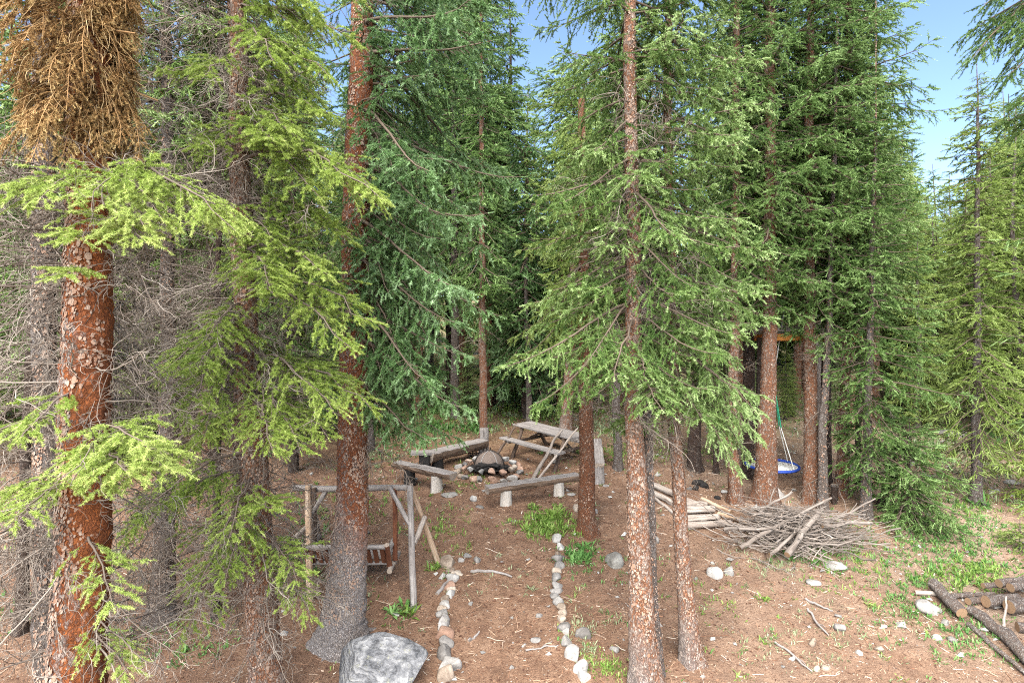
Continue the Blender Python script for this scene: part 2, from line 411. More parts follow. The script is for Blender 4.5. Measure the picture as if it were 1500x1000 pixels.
# litter: slivers coloured by tint
m,nt,b,o=new_mat('needle litter bits')
col=ramp(nt,attr(nt,'tint'),[(0,(.04,.018,.012)),(.3,(.13,.06,.034)),(.55,(.26,.135,.08)),(.78,(.44,.31,.21)),(1,(.68,.61,.52))]); nt.links.new(col,b.inputs['Base Color']); M['litter']=m

m,nt,b,o=new_mat('loose bark flake')
col=ramp(nt,attr(nt,'tint'),[(0,(.10,.045,.028)),(.35,(.22,.115,.07)),(.7,(.25,.17,.125)),(1,(.31,.245,.20))]); nt.links.new(col,b.inputs['Base Color']); M['flake']=m
# ground
m,nt,b,o=new_mat('forest floor')
oc=objco(nt)
n_big=noise(nt,oc,.45,4,.6); n_mid=noise(nt,oc,3.2,5,.65); n_fine=noise(nt,oc,38,5,.75); n_f2=noise(nt,oc,120,3,.7)
col=ramp(nt,n_mid,[(.28,(.115,.064,.040)),(.5,(.198,.114,.071)),(.74,(.30,.19,.125))])
col=mix(nt,mapr(nt,n_fine,.36,.50),tuple([.08,.038,.024]),col)
col=mix(nt,mapr(nt,n_f2,.56,.72,0,.75),col,(.40,.27,.18))
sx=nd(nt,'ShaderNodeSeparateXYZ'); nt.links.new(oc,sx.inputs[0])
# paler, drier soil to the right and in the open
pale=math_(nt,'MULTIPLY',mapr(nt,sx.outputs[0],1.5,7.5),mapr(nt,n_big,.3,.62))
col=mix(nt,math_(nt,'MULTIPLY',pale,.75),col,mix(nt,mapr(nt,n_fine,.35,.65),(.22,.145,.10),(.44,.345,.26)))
# thin moss / grass sheen far back
far=math_(nt,'MULTIPLY',mapr(nt,sx.outputs[1],14,24),mapr(nt,n_mid,.36,.55))
col=mix(nt,math_(nt,'MULTIPLY',far,.75),col,(.13,.14,.05))
n8=noise(nt,oc,11,4,.7); col=mix(nt,mapr(nt,n8,.40,.27,0,.8),col,(.07,.032,.02)); col=mix(nt,mapr(nt,n8,.60,.74,0,.7),col,(.36,.24,.165))
vo=nd(nt,'ShaderNodeTexVoronoi'); vo.inputs['Scale'].default_value=16; nt.links.new(oc,vo.inputs['Vector'])
sc=nd(nt,'ShaderNodeSeparateColor'); nt.links.new(vo.outputs['Color'],sc.inputs[0])
sp=math_(nt,'MULTIPLY',mapr(nt,vo.outputs['Distance'],.28,.2),mapr(nt,sc.outputs[0],.8,.84))
col=mix(nt,math_(nt,'MULTIPLY',sp,.6),col,(.47,.40,.33))
sp2=math_(nt,'MULTIPLY',mapr(nt,vo.outputs['Distance'],.3,.22),mapr(nt,sc.outputs[1],.88,.9))
col=mix(nt,math_(nt,'MULTIPLY',sp2,.8),col,(.055,.02,.014))
nt.links.new(col,b.inputs['Base Color'])
bump(nt,b,math_(nt,'ADD',math_(nt,'ADD',n_mid,math_(nt,'MULTIPLY',n_fine,.9)),math_(nt,'MULTIPLY',sp,.4)),1.0,.05)
b.inputs['Roughness'].default_value=.95; M['ground']=m
# ------------------------------------------------------------------ conifer foliage
ST=dict(
 near=dict(bls=.066,ang=.85,bll=.42,blm=.11,grav=.38,shs=.037,shl=.062,K=30,nl=.021,nw=.0047,bare=.25,na=1.1,core=.17),
 nearh=dict(bls=.09,ang=.85,bll=.38,blm=.14,grav=.7,shs=.055,shl=.08,K=22,nl=.023,nw=.0068,bare=.22,na=1.05,core=.2),
 mid=dict(bls=.105,ang=.85,bll=.36,blm=.14,grav=.7,shs=.062,shl=.08,K=19,nl=.026,nw=.0084,bare=.2,na=1.05,core=.2),
 mid2=dict(bls=.13,ang=.85,bll=.34,blm=.14,grav=.6,shs=.088,shl=.115,K=13,nl=.031,nw=.0125,bare=.2,na=1.05,core=.2),
 midf=dict(bls=.12,ang=.85,bll=.34,blm=.12,grav=.45,shs=.085,shl=.11,K=12,nl=.03,nw=.012,bare=.15,na=1.0,core=.22),
 far=dict(bls=.19,ang=.85,bll=.33,blm=.14,grav=.5,shs=.15,shl=.16,K=9,nl=.046,nw=.02,bare=.1,na=1.0,core=.25),
 sparse=dict(bls=.18,ang=.8,bll=.30,blm=.10,grav=.7,shs=.14,shl=.13,K=14,nl=.03,nw=.008,bare=.3,na=.6,core=.3),
)

def needles(B,D,Ln,tint,K,nl,nw,na,r,g,mi=0):
    S=len(B); D=norm(D)
    ref=np.where(np.abs(D[:,2:3])>.85,np.array([[1.,0,0]]),np.array([[0,0,1.]]))
    u=norm(np.cross(D,ref)); v=np.cross(D,u)
    t=r.uniform(0,1,(S,K))**.9; ph=r.uniform(0,2*PI,(S,K))
    rad=u[:,None]*np.cos(ph)[...,None]+v[:,None]*np.sin(ph)[...,None]
    a=na*r.uniform(.6,1.3,(S,K))[...,None]
    d=D[:,None]*np.cos(a)+rad*np.sin(a)
    p=B[:,None]+D[:,None]*(t*Ln[:,None])[...,None]
    side=norm(np.cross(d,r.normal(0,1,(S,K,3))))
    l=nl*r.uniform(.75,1.2,(S,K))[...,None]
    V=np.stack([p-side*nw/2,p+side*nw/2,p+d*l],2)
    tt=np.clip(tint[:,None]+.12*(t-.5)+r.normal(0,.05,(S,K)),0,1)
    g.add(V.reshape(-1,3),np.arange(S*K*3).reshape(-1,3),None,np.repeat(tt.ravel(),3),mi,True)

def bough_geo(ax, st, r, tint=0.0, g=None, wr=None):
    """one bough along the polyline ax: wood (material 1) and needles (material 0)"""
    st=ST[st] if isinstance(st,str) else st
    ax=np.asarray(ax,float); seg=np.linalg.norm(np.diff(ax,axis=0),axis=1); cs=np.concatenate([[0],np.cumsum(seg)]); L=cs[-1]
    g=g or Geo()
    n=len(ax); w0=wr or (.006+.009*L)
    tubes(ax[None],np.linspace(w0,.003,n)[None],5,tint=.4,g=g,mi=1,uv=False)
    s=np.arange(max(.05,L*st['bare']),L*.985,st['bls']); s=s+r.uniform(-.3,.3,len(s))*st['bls']; s=np.clip(s,0,L*.99)
    s=np.concatenate([s,s+st['bls']*.4,r.choice(s,len(s)//3) if len(s)>3 else s[:0]])
    s=np.clip(s,0,L*.99); side=np.concatenate([np.ones(len(s)//2),-np.ones(len(s)-len(s)//2)]); r.shuffle(side)
    P=np.stack([np.interp(s,cs,ax[:,k]) for k in range(3)],1)
    T=norm(np.stack([np.interp(s+.03,cs,ax[:,k])-np.interp(s-.03,cs,ax[:,k]) for k in range(3)],1)+1e-6)
    lat=norm(np.cross(T,[0,0,1.])+1e-6)
    fr=s/L
    ang=r.normal(st['ang'],.2,len(s))[:,None]
    D=norm(T*np.cos(ang)+lat*side[:,None]*np.sin(ang)+np.array([0,0,1.])*r.normal(0.02,.18,len(s))[:,None])
    l=(st['bll']*L*(1-fr)**.7*np.minimum(1,.55+fr*1.5)+st['blm'])*r.uniform(.5,1.15,len(s))
    m=5; Q=np.empty((len(s),m,3)); Q[:,0]=P; d=D.copy()
    for i in range(1,m):
        d=norm(d+np.array([0,0,-1.])*st['grav']*(l/.35)[:,None]**.5/m*1.3+r.normal(0,.10,d.shape)); Q[:,i]=Q[:,i-1]+d*(l/(m-1))[:,None]
    tubes(Q,np.linspace(.0045,.0018,m)[None].repeat(len(s),0)*(0.6+l[:,None]),3,tint=.4,g=g,mi=1,uv=False)
    # shoots: along the branchlets, alternately left and right, and at the tips
    cnt=np.maximum(1,(l/st['shs']).astype(int)); idx=np.repeat(np.arange(len(s)),cnt)
    u=r.uniform(.08,1,len(idx))*(m-1); i0=np.minimum(u.astype(int),m-2); f=(u-i0)[:,None]
    B=Q[idx,i0]*(1-f)+Q[idx,i0+1]*f; TT=norm(Q[idx,i0+1]-Q[idx,i0])
    lat2=norm(np.cross(TT,np.array([0,0,1.])+r.normal(0,.35,TT.shape))+1e-6)*np.where(r.random(len(idx))<.5,-1,1)[:,None]
    a2=r.uniform(.45,1.0,len(idx))[:,None]
    SD=norm(TT*np.cos(a2)+lat2*np.sin(a2)+np.array([0,0,-1.])*st['grav']*.35+r.normal(0,.1,TT.shape))
    SL=st['shl']*r.uniform(.45,1.15,len(idx))*(1-.35*u/(m-1))
    # shoots that carry on the branchlet itself + tips
    B2=Q[:,1:-1].reshape(-1,3); E2=Q[:,2:].reshape(-1,3); 
    B3=Q[:,-1]; D3=norm(Q[:,-1]-Q[:,-2]); L3=st['shl']*r.uniform(.6,1.1,len(B3))
    ta=ax[-1]; tb=norm(ax[-1]-ax[-2])
    B4=ta[None]; D4=tb[None]; L4=np.array([st['shl']*1.1])
    Bs=np.concatenate([B,B2,B3,B4]); Ds=np.concatenate([SD,E2-B2,D3,D4]); Ls=np.concatenate([SL,np.linalg.norm(E2-B2,axis=1),L3,L4])
    frs=np.concatenate([fr[idx],np.repeat(fr,m-2),fr,[1]])
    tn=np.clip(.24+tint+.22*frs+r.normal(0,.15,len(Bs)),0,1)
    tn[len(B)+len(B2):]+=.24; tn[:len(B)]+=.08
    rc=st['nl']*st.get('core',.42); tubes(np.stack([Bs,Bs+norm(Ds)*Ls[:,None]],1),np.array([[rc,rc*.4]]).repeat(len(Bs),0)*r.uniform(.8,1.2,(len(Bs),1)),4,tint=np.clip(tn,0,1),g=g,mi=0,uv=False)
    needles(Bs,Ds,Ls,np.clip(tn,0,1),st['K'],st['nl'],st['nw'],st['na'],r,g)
    return g

def axis_curve(L, pitch, droop, lift, r, n=9, wob=.03):
    """local bough axis along +x: leaves at pitch, sags, tip lifts again"""
    t=np.linspace(0,1,n); a=pitch-droop*np.sin(t*PI*.75)+lift*t**2
    dx=np.cos(a); dz=np.sin(a); x=np.concatenate([[0],np.cumsum((dx[1:]+dx[:-1])/2)])/(n-1)*L; z=np.concatenate([[0],np.cumsum((dz[1:]+dz[:-1])/2)])/(n-1)*L
    y=np.cumsum(r.normal(0,wob,n))*L*.5; y-=y[0]
    return np.stack([x,y,z],1)

PROTO={}
def protos(style, nvar=5):
    if style not in PROTO:
        r=np.random.default_rng(abs(hash(style))%1000 if False else sum(map(ord,style)))
        out=[]
        for L in (.35,.7,1.1,1.5,2.0):
            for k in range(nvar if L>.5 else 3):
                ax=axis_curve(L,r.uniform(-.1,.15),r.uniform(.25,.6),r.uniform(.2,.7),r)
                out.append((L,bough_geo(ax,style,r)))
        PROTO[style]=out
    return PROTO[style]

def place_bough(g, style, p, az, pitch, L, r, tint=0.0, roll=0.0):
    ps=protos(style); best=min(abs(q[0]-L) for q in ps); c=[q for q in ps if abs(q[0]-L)<best+1e-6]
    L0,pg=c[r.integers(len(c))]; s=L/L0
    cp,sp=math.cos(pitch),math.sin(pitch); ca,sa=math.cos(az),math.sin(az); cr,sr=math.cos(roll),math.sin(roll)
    Rx=np.array([[1,0,0],[0,cr,-sr],[0,sr,cr]]); Ry=np.array([[cp,0,-sp],[0,1,0],[sp,0,cp]]); Rz=np.array([[ca,-sa,0],[sa,ca,0],[0,0,1]])
    fl=np.diag([s,s*(1 if r.random()<.5 else -1),s])
    g.merge(pg,Rz@Ry@Rx@fl,p,tint)

def crown_geo(zs, prof, centre, style, r, per=5, gap=.25, pitch=(-.35,.2), az_ok=None, tint=0.0, jitL=.22, rad=None):
    """boughs in loose whorls; prof(z)->bough length, centre(z)->(x,y), az_ok(az,z)->length factor"""
    g=Geo(); z0,z1=zs; z=z0; k=0
    while z<z1:
        f=(z-z0)/(z1-z0); n=per; a0=r.uniform(0,6.28)
        for i in range(n):
            az=a0+i*2*PI/n+r.normal(0,.25); zz=z+r.uniform(-.5,.5)*gap
            L=prof(zz)*(1+r.normal(0,jitL))
            if az_ok is not None: L*=az_ok((az+PI)%(2*PI)-PI,zz)
            if L<.16: continue
            c=centre(zz)
            place_bough(g,style,np.array([c[0],c[1],zz]),az,pitch[0]+(pitch[1]-pitch[0])*f+r.normal(0,.12),L,r,tint+r.normal(0,.07),r.normal(0,.2))
        z+=gap; k+=1
    return g

# ------------------------------------------------------------------ dead twigs
def walk(P,D,l,m,r,curl,grav=.0):
    Q=np.empty((len(P),m,3)); Q[:,0]=P; d=norm(D)
    for i in range(1,m):
        d=norm(d+r.normal(0,curl,d.shape)+np.array([0,0,-grav/m])); Q[:,i]=Q[:,i-1]+d*(l/(m-1))[:,None]
    return Q
def along(Q,k,r,lo=.1):
    N,m,_=Q.shape; idx=np.repeat(np.arange(N),k); u=r.uniform(lo,1,len(idx))*(m-1); i0=np.minimum(u.astype(int),m-2); f=(u-i0)[:,None]
    return idx,Q[idx,i0]*(1-f)+Q[idx,i0+1]*f,norm(Q[idx,i0+1]-Q[idx,i0]),u/(m-1)
def dead_geo(P,D,l,r,g=None,r0=.010,k2=9,k3=3,curl=.22,grav=.5,mi=0,thin=1.0,tint=.5):
    """bare dead limbs with curling twigs"""
    g=g or Geo(); P=np.asarray(P,float); D=np.asarray(D,float); l=np.asarray(l,float)
    Q=walk(P,D,l,9,r,curl*.7,grav)
    rr=r0*(.5+.5*l/l.max())[:,None]*np.linspace(1,.25,9)[None]
    tubes(Q,rr,5,tint=np.clip(r.normal(tint,.2,len(P)),0,1),g=g,mi=mi,uv=False)
    idx,B,T,u=along(Q,k2,r,.12); rnd=norm(np.cross(T,r.normal(0,1,T.shape)))
    a=r.uniform(.5,1.2,len(idx))[:,None]; D2=T*np.cos(a)+rnd*np.sin(a)
    l2=l[idx]*(1-.7*u)*r.uniform(.2,.6,len(idx))+.08
    Q2=walk(B,D2,l2,7,r,curl*1.15,grav*1.3)
    tubes(Q2,(.0035*thin*np.linspace(1,.45,7))[None].repeat(len(idx),0)*(.7+l2[:,None]),3,tint=np.clip(r.normal(tint+.05,.25,len(idx)),0,1),g=g,mi=mi,uv=False)
    idx3,B3,T3,u3=along(Q2,k3,r,.2); rnd=norm(np.cross(T3,r.normal(0,1,T3.shape)))
    a=r.uniform(.5,1.2,len(idx3))[:,None]; D3=T3*np.cos(a)+rnd*np.sin(a); l3=l2[idx3]*r.uniform(.25,.6,len(idx3))+.03
    Q3=walk(B3,D3,l3,5,r,curl*1.3,grav)
    tubes(Q3,(.0019*thin*np.linspace(1,.6,5))[None].repeat(len(idx3),0),3,tint=np.clip(r.normal(tint+.1,.25,len(idx3)),0,1),g=g,mi=mi,uv=False)
    return g

# ------------------------------------------------------------------ trunks
class Trunk:
    def __init__(s, pts, Y, top=None, ext=0.0):
        """pts: (px,py,width px) from top to bottom, all at depth Y"""
        a=np.array(pts,float)[::-1]; x=(a[:,0]-750)/F*Y; z=CAMZ-(a[:,1]-500)/F*Y; rd=a[:,2]/2/F*Y*.97/np.sqrt(1+((a[:,0]-750)/F)**2)
        gx=x[0]; g0=gzf(gx,Y)
        if z[0]>g0-.05:
            sl=(x[1]-x[0])/(z[1]-z[0]); zb=g0-.1
            x=np.insert(x,0,x[0]+sl*(zb-z[0])); z=np.insert(z,0,zb); rd=np.insert(rd,0,rd[0]*1.08)
        zt=top if top is not None else z[-1]+.5
        if zt>z[-1]:
            sl=(x[-1]-x[-2])/(z[-1]-z[-2])*.6
            x=np.append(x,x[-1]+sl*(zt-z[-1])); rd=np.append(rd,max(.012,rd[-1]*(1-.09*(zt-z[-1])))); z=np.append(z,zt)
        s.x,s.z,s.r,s.Y=x,z,rd,Y
        s.base=np.array([float(np.interp(g0,z,x)),Y,gzf(float(np.interp(g0,z,x)),Y)])
        s.ztop=z[-1]
    def c(s,z): return float(np.interp(z,s.z,s.x)),s.Y
    def rad(s,z): return float(np.interp(z,s.z,s.r))
    def geo(s, r, sides=20, step=.06, flare=.25, fl_h=.18, lobes=5, rough=.035):
        z=np.arange(s.base[2]-.18,s.ztop,step); x=np.interp(z,s.z,s.x); rd=np.interp(z,s.z,s.r)
        n=len(z); th=np.linspace(0,2*PI,sides,endpoint=False); h=np.maximum(z-s.base[2],0)
        ph=r.uniform(0,6.28); lob=1+.55*np.cos(lobes*th+ph)[None]+.3*np.cos(3*th+ph*2)[None]
        R=rd[:,None]*(1+flare*np.exp(-h/fl_h)[:,None]*lob)
        k=r.normal(0,1,(n,sides)); k=(k+np.roll(k,1,0)+np.roll(k,1,1)+np.roll(k,-1,1))/2
        R=R*(1+rough*.6*k)
        wig=.012*np.sin(z*1.7+ph)+.008*np.sin(z*4.1+2*ph)
        V=np.stack([x[:,None]+wig[:,None]+R*np.cos(th),s.Y+R*np.sin(th),np.broadcast_to(z[:,None],R.shape)],-1)
        i=np.arange(n-1)[:,None]*sides; j=np.arange(sides)[None]; kk=(j+1)%sides
        a=i+j;b=i+kk;c=i+sides+kk;e=i+sides+j
        tri=np.stack([np.stack([a,b,c],-1),np.stack([a,c,e],-1)],2).reshape(-1,3)
        U=np.stack([np.broadcast_to(z[:,None],R.shape),np.broadcast_to(th[None]*rd.mean(),R.shape)],-1)
        return Geo().add(V.reshape(-1,3),tri,U.reshape(-1,2),.5,0,True)

def flakes(tr,n,r,g,py0,py1,size=1.0,bias=None,lo=.3,hi=1.0):
    """loose bark flakes: small irregular plates standing a little off the trunk"""
    z=r.uniform(CAMZ-(py1-500)/F*tr.Y,CAMZ-(py0-500)/F*tr.Y,n*2); a=r.uniform(0,2*PI,n*2)
    pat=.5+.28*np.sin(a*2+z*3.1)+.28*np.sin(z*7.7-a*3)+.2*np.sin(z*17+a*5)
    if bias is not None: pat=pat+bias(a)
    k=np.nonzero(r.random(n*2)<pat)[0][:n]; z=z[k]; a=a[k]; n=len(k)
    x=np.interp(z,tr.z,tr.x); rd=np.interp(z,tr.z,tr.r)*1.012; h=np.maximum(z-tr.base[2],0); rd=rd*(1+.12*np.exp(-h/.18))
    hgt=size*r.gamma(2.4,.0052,n)+.007; wid=hgt*r.uniform(.45,.9,n); lift=r.uniform(.001,.006,n)*size
    wig=.0
    o=np.stack([np.cos(a),np.sin(a),np.zeros(n)],1); t=np.stack([-np.sin(a),np.cos(a),np.zeros(n)],1); u=np.array([0,0,1.])
    c=np.stack([x,np.full(n,tr.Y),z],1)+o*rd[:,None]
    sh=np.array([[-.5,.35],[0,.55],[.5,.3],[.45,-.35],[-.05,-.55],[-.5,-.25]])
    V=np.empty((n,6,3))
    for i,(sx,sz) in enumerate(sh):
        jx=sx*wid*r.uniform(.7,1.3,n); jz=sz*hgt*r.uniform(.7,1.3,n)
        V[:,i]=c+t*jx[:,None]+u*jz[:,None]+o*(lift*(1.2-1.6*sz)-(jx**2)/(2*rd))[:,None]
    b=np.arange(n)[:,None]*6; T=np.stack([b+[0,5,1],b+[1,5,4],b+[1,4,3],b+[1,3,2]],1).reshape(-1,3)
    g.add(V.reshape(-1,3),T,None,np.repeat(np.clip(r.uniform(lo,hi,n)+(bias(a)*.25 if bias is not None else 0),0,1),6),1,False)
    return g

def tree(name,label,cat,tr,group=None):
    return thing(name,label,cat,tr.base,group)

def boughs_to(tr, specs, style, r, tint=0.0):
    """explicit boughs: (start py, end px, end py, end depth, sag[, style])"""
    g=Geo()
    for sp in specs:
        y0,ex,ey,eY,sag=sp[:5]; z0=CAMZ-(y0-500)/F*tr.Y; cx,cy=tr.c(z0); p0=np.array([cx,cy,z0]); p1=W(ex,ey,eY)
        t=np.linspace(0,1,10); L=np.linalg.norm(p1-p0)
        ax=p0+(p1-p0)*t[:,None]; ax[:,2]+=sag*L*np.sin(t*PI)*1.0; ax[1:-1]+=r.normal(0,.012*L,(8,3))
        bough_geo(ax,sp[5] if len(sp)>5 else style,r,tint+r.normal(0,.05),g)
    return g
# ------------------------------------------------------------------ the near trees
def zpy(py,Y): return CAMZ-(py-500)/F*Y
def dead_on(tr,py0,py1,n,r,L=(.5,1.5),az=None,droop=(-.4,.25),**kw):
    z=r.uniform(zpy(py1,tr.Y),zpy(py0,tr.Y),n); P=np.array([[*tr.c(q),q] for q in z])
    a=r.uniform(0,2*PI,n) if az is None else r.uniform(az[0],az[1],n)
    e=r.uniform(droop[0],droop[1],n); D=np.stack([np.cos(a)*np.cos(e),np.sin(a)*np.cos(e),np.sin(e)],1)
    return dead_geo(P,D,r.uniform(L[0],L[1],n),r,**kw)
TW=[M['dead']]
R_=np.random.default_rng
def FO(k): return [M[k],M['twig']]

# --- T1 orange trunk at the left edge, hung with dead brown foliage
t1=Trunk([(128,-260,58),(130,0,64),(131,350,74),(129,500,80),(121,800,86),(112,1000,92)],4.9)
r=R_(1); o=tree('spruce_tree','large orange red trunk at the left, hung with a mass of dead brown foliage','tree',t1)
part('trunk',flakes(t1,9000,r,t1.geo(r,36,.03,.25,.2,rough=.05),-60,1000,1.25,lambda a:-.55*np.cos(a)-.1),[M['bark_orange'],M['flake']],o)
g=boughs_to(t1,[(262,-40,318,4.3,.10),(258,60,290,4.35,.12),(250,235,318,4.35,.12),(244,345,338,4.5,.13),(255,300,300,4.7,.12),(262,150,300,4.2,.1),(268,20,270,4.5,.12),
  (330,212,352,4.25,.10),(345,120,350,4.25,.06),(395,98,402,4.4,.03),(650,250,690,4.35,.10),(665,150,715,4.3,.12),(680,190,700,4.2,.12),(640,238,665,4.5,.1),(700,55,730,4.5,.1),
  (600,-60,655,4.4,.06),(690,-70,765,4.3,.1),(770,165,885,4.4,.1),
  (905,190,985,4.6,.05),(665,185,690,4.1,.08),(640,215,655,4.2,.1),(560,30,640,4.3,.08),(700,20,760,4.2,.08),(270,210,330,4.3,.1)],'near',r,.12)
part('crown',g,[M['lime'],M['dead']],o)
g=dead_on(t1,240,960,105,r,(.4,1.3),r0=.010,k2=12,k3=4,thin=1.0,tint=.5,curl=.26)
part('twig_tangle',g,TW,o,kind='stuff')
# the hanging brown mass
g=Geo(); n=620; zz=r.uniform(zpy(185,4.9),zpy(-190,4.9),n); az=r.uniform(0,2*PI,n); fz=(zz-zz.min())/np.ptp(zz)
rad=(.10+(.20+.20*fz)*r.uniform(.1,1,n)**.6)*np.where(np.cos(az)>.1,.62,1.1)
for k in range(n):
    if math.sin(az[k]*3+zz[k]*5)+math.sin(zz[k]*9-az[k]*2)<-.55: continue
    c=t1.c(zz[k]); p=np.array([c[0]+math.cos(az[k])*rad[k],c[1]+math.sin(az[k])*rad[k],zz[k]])
    L=.16+r.gamma(2.2,.1); t=np.linspace(0,1,6)[:,None]; out=np.array([math.cos(az[k]),math.sin(az[k]),0])
    ax=p+out*(L*(.45 if math.cos(az[k])<.1 else .22)*np.sin(t*1.3))+np.array([0,0,-1.])*(L*.75*t**1.3)+np.cumsum(r.normal(0,.012,(6,3)),0)
    bough_geo(ax,dict(bls=.05,ang=.75,bll=.32,blm=.05,grav=.8,shs=.04,shl=.035,K=13,nl=.015,nw=.0055,bare=.05,na=1.15,core=.2),r,r.normal(-.02,.16),g,.004)
n=1100; zz=r.uniform(zpy(200,4.9),zpy(-150,4.9),n); az=r.uniform(0,2*PI,n); rad=r.uniform(.14,.42,n)*np.where(np.cos(az)>.1,.65,1.1)
P=np.array([[t1.c(z)[0]+math.cos(a)*q,t1.c(z)[1]+math.sin(a)*q,z] for z,a,q in zip(zz,az,rad)])
D=np.stack([np.cos(az)*.5,np.sin(az)*.5,r.uniform(-1.2,.1,n)],1); Q=walk(P,D,r.uniform(.15,.42,n),8,r,.22,1.4)
tubes(Q,np.linspace(.0024,.0012,8)[None].repeat(n,0),3,tint=r.uniform(.2,1,n),g=g,mi=1)
for y in (-120,-40,40,110): # limbs that carry it
    for a in r.uniform(0,6.28,4):
        z=zpy(y,4.9); c=t1.c(z); p=np.array([*c,z]); q=p+np.array([math.cos(a),math.sin(a),-.25])*.5
        tubes(np.linspace(p,q,4)[None],np.linspace(.016,.006,4)[None],5,.2,g,1)
part('dead_foliage',g,[M['brown_needles'],M['strand']],o)

# --- T2 grey trunk behind it
t2=Trunk([(62,-150,32),(64,300,38),(66,500,40),(70,800,44),(72,1000,48)],6.3)
r=R_(2); o=tree('spruce_tree','grey scaly trunk close behind the large orange trunk at the left edge','tree',t2)
part('trunk',flakes(t2,5000,r,t2.geo(r,24,.05,rough=.05),100,1000,1.1),[M['bark_grey'],M['flake']],o)
part('twig_tangle',dead_on(t2,120,900,120,r,(.5,1.7),r0=.013,k2=10,k3=4,thin=1.25,tint=.5),TW,o,kind='stuff')
g=boughs_to(t2,[(60,-60,120,5.6,.1),(20,150,60,5.7,.1),(-20,-20,40,5.8,.1)],'near',r,-.1); part('crown',g,FO('mid'),o)

# --- T3 grey trunk in the tangle
t3=Trunk([(243,-150,14),(245,300,20),(247,500,25),(243,750,32),(237,895,42)],8.9)
r=R_(3); o=tree('spruce_tree','thin grey trunk swallowed by bare grey twigs, left of the leaning lime green fir','tree',t3)
part('trunk',flakes(t3,3000,r,t3.geo(r,18,.06,.3),-100,890,1.1),[M['bark_grey'],M['flake']],o)
part('twig_tangle',dead_on(t3,-40,860,230,r,(.6,2.0),r0=.014,k2=11,k3=4,thin=1.25,tint=.34),TW,o,kind='stuff')
g=crown_geo((zpy(200,8.9),zpy(-140,8.9)),lambda z:1.2,t3.c,'mid',r,4,.5,az_ok=lambda a,z:1.0 if r.random()<.45 else 0)
part('crown',g,FO('mid'),o)

# --- T4 lime green fir with long boughs
t4=Trunk([(340,-200,22),(345,-50,26),(352,250,32),(360,500,36),(378,750,46),(388,1000,54)],7.0)
r=R_(4); o=tree('fir_tree','fir with long bright lime green boughs and grey brown trunk, left of the wooden swing','tree',t4)
part('trunk',flakes(t4,5000,r,t4.geo(r,24,.05,.2,rough=.05),-100,1000,1.0),[M['bark_redgrey'],M['flake']],o)
B=[(225,290,215,6.1,.10),(220,470,290,6.2,.12),(195,555,285,6.5,.12),(160,420,190,6.1,.1),(150,480,165,6.4,.1),(238,560,292,6.0,.13),
 (370,480,402,6.1,.12),(420,545,470,6.4,.12),(400,400,430,5.8,.08),
 (470,225,560,5.9,.13),(505,300,640,5.9,.1),(520,490,605,6.1,.12),(535,545,600,6.5,.12),(540,520,560,6.9,.1),(560,440,660,6.0,.1),(570,400,660,5.8,.1),(580,480,640,6.3,.1),
 (660,178,790,5.9,.14),(680,200,770,6.0,.1),(705,270,930,5.9,.14),(730,330,850,6.0,.1),(735,395,745,6.1,.08),(770,435,850,6.4,.08),(780,455,905,6.6,.08),(690,250,735,6.2,.1),
 (10,430,40,6.4,.1),(40,400,90,6.0,.1),(60,480,110,6.3,.1),(-30,470,20,6.3,.1),(-60,400,-10,6.2,.1),(90,300,110,6.2,.1),(100,460,140,6.7,.1),(20,520,60,6.6,.12),(-80,530,0,6.8,.12),
 (300,450,335,6.6,.12),(290,520,355,6.8,.12),(330,400,350,6.2,.1),(300,330,330,6.1,.08),(340,500,420,7.3,.1),(440,300,500,6.1,.08),(610,270,665,6.0,.1),(200,400,205,5.9,.12),(430,515,510,6.0,.12),(515,270,610,5.7,.12),(365,395,420,5.8,.1),(480,290,540,5.7,.1),(690,335,790,5.9,.08),(225,300,185,6.4,.12)]
g=boughs_to(t4,B,'near',r,.05)
g.merge(crown_geo((zpy(470,7),zpy(-150,7)),lambda z:1.1,t4.c,'near',r,4,.7,(-.3,.0),lambda a,z:(.6 if abs(a)<1.3 and z>zpy(440,7) else .9)*(1 if r.random()<.42 else 0),tint=.0))
part('crown',g,[M['lime'],M['dead']],o)
part('twig_tangle',dead_on(t4,-60,900,170,r,(.5,1.6),r0=.011,k2=12,k3=4,thin=1.15,tint=.55,curl=.26),TW,o,kind='stuff')

# --- T5 big trunk by the swing
t5=Trunk([(533,-160,27),(530,40,34),(522,300,40),(518,500,43),(518,640,45),(517,700,46),(513,780,53),(505,870,62),(499,925,72)],8.45)
r=R_(5); o=tree('spruce_tree','big red trunk with a grey swollen base standing before the wooden swing','tree',t5)
g=t5.geo(r,40,.035,.20,.16,lobes=4,rough=.045)
for (ex,ey,eY,w) in ((458,985,7.75,.065),(560,915,8.2,.05),(545,935,8.0,.045)):   # spreading roots
    e=G(ex,ey); s=np.array([t5.base[0],t5.base[1],t5.base[2]+.16]); t=np.linspace(0,1,9)[:,None]
    ax=s+(e-s)*t; ax[:,2]=s[2]+(e[2]-.05-s[2])*t[:,0]**.55
    tubes(ax[None],np.linspace(w*1.4,w*.35,9)[None],10,g=g)
flakes(t5,5500,r,g,-100,700,1.0); flakes(t5,2500,r,g,650,900,1.1,None,.45,.9)
part('trunk',g,[M['bark_big'],M['flake']],o)
def az5(a,z):
    if -1.05<a<1.75: return 1.0
    if a<0 and a>-1.6 and z>zpy(640,8.45): return .55 if r.random()<.3 else 0
    return .35 if r.random()<.25 else 0
z0,z1=zpy(580,8.45),zpy(-150,8.45)
def p5(z):
    py=500-(z-CAMZ)*F/8.45
    return float(np.interp(py,[-150,60,200,350,480,560,640],[2.0,1.95,1.85,1.75,1.75,1.45,1.2]))
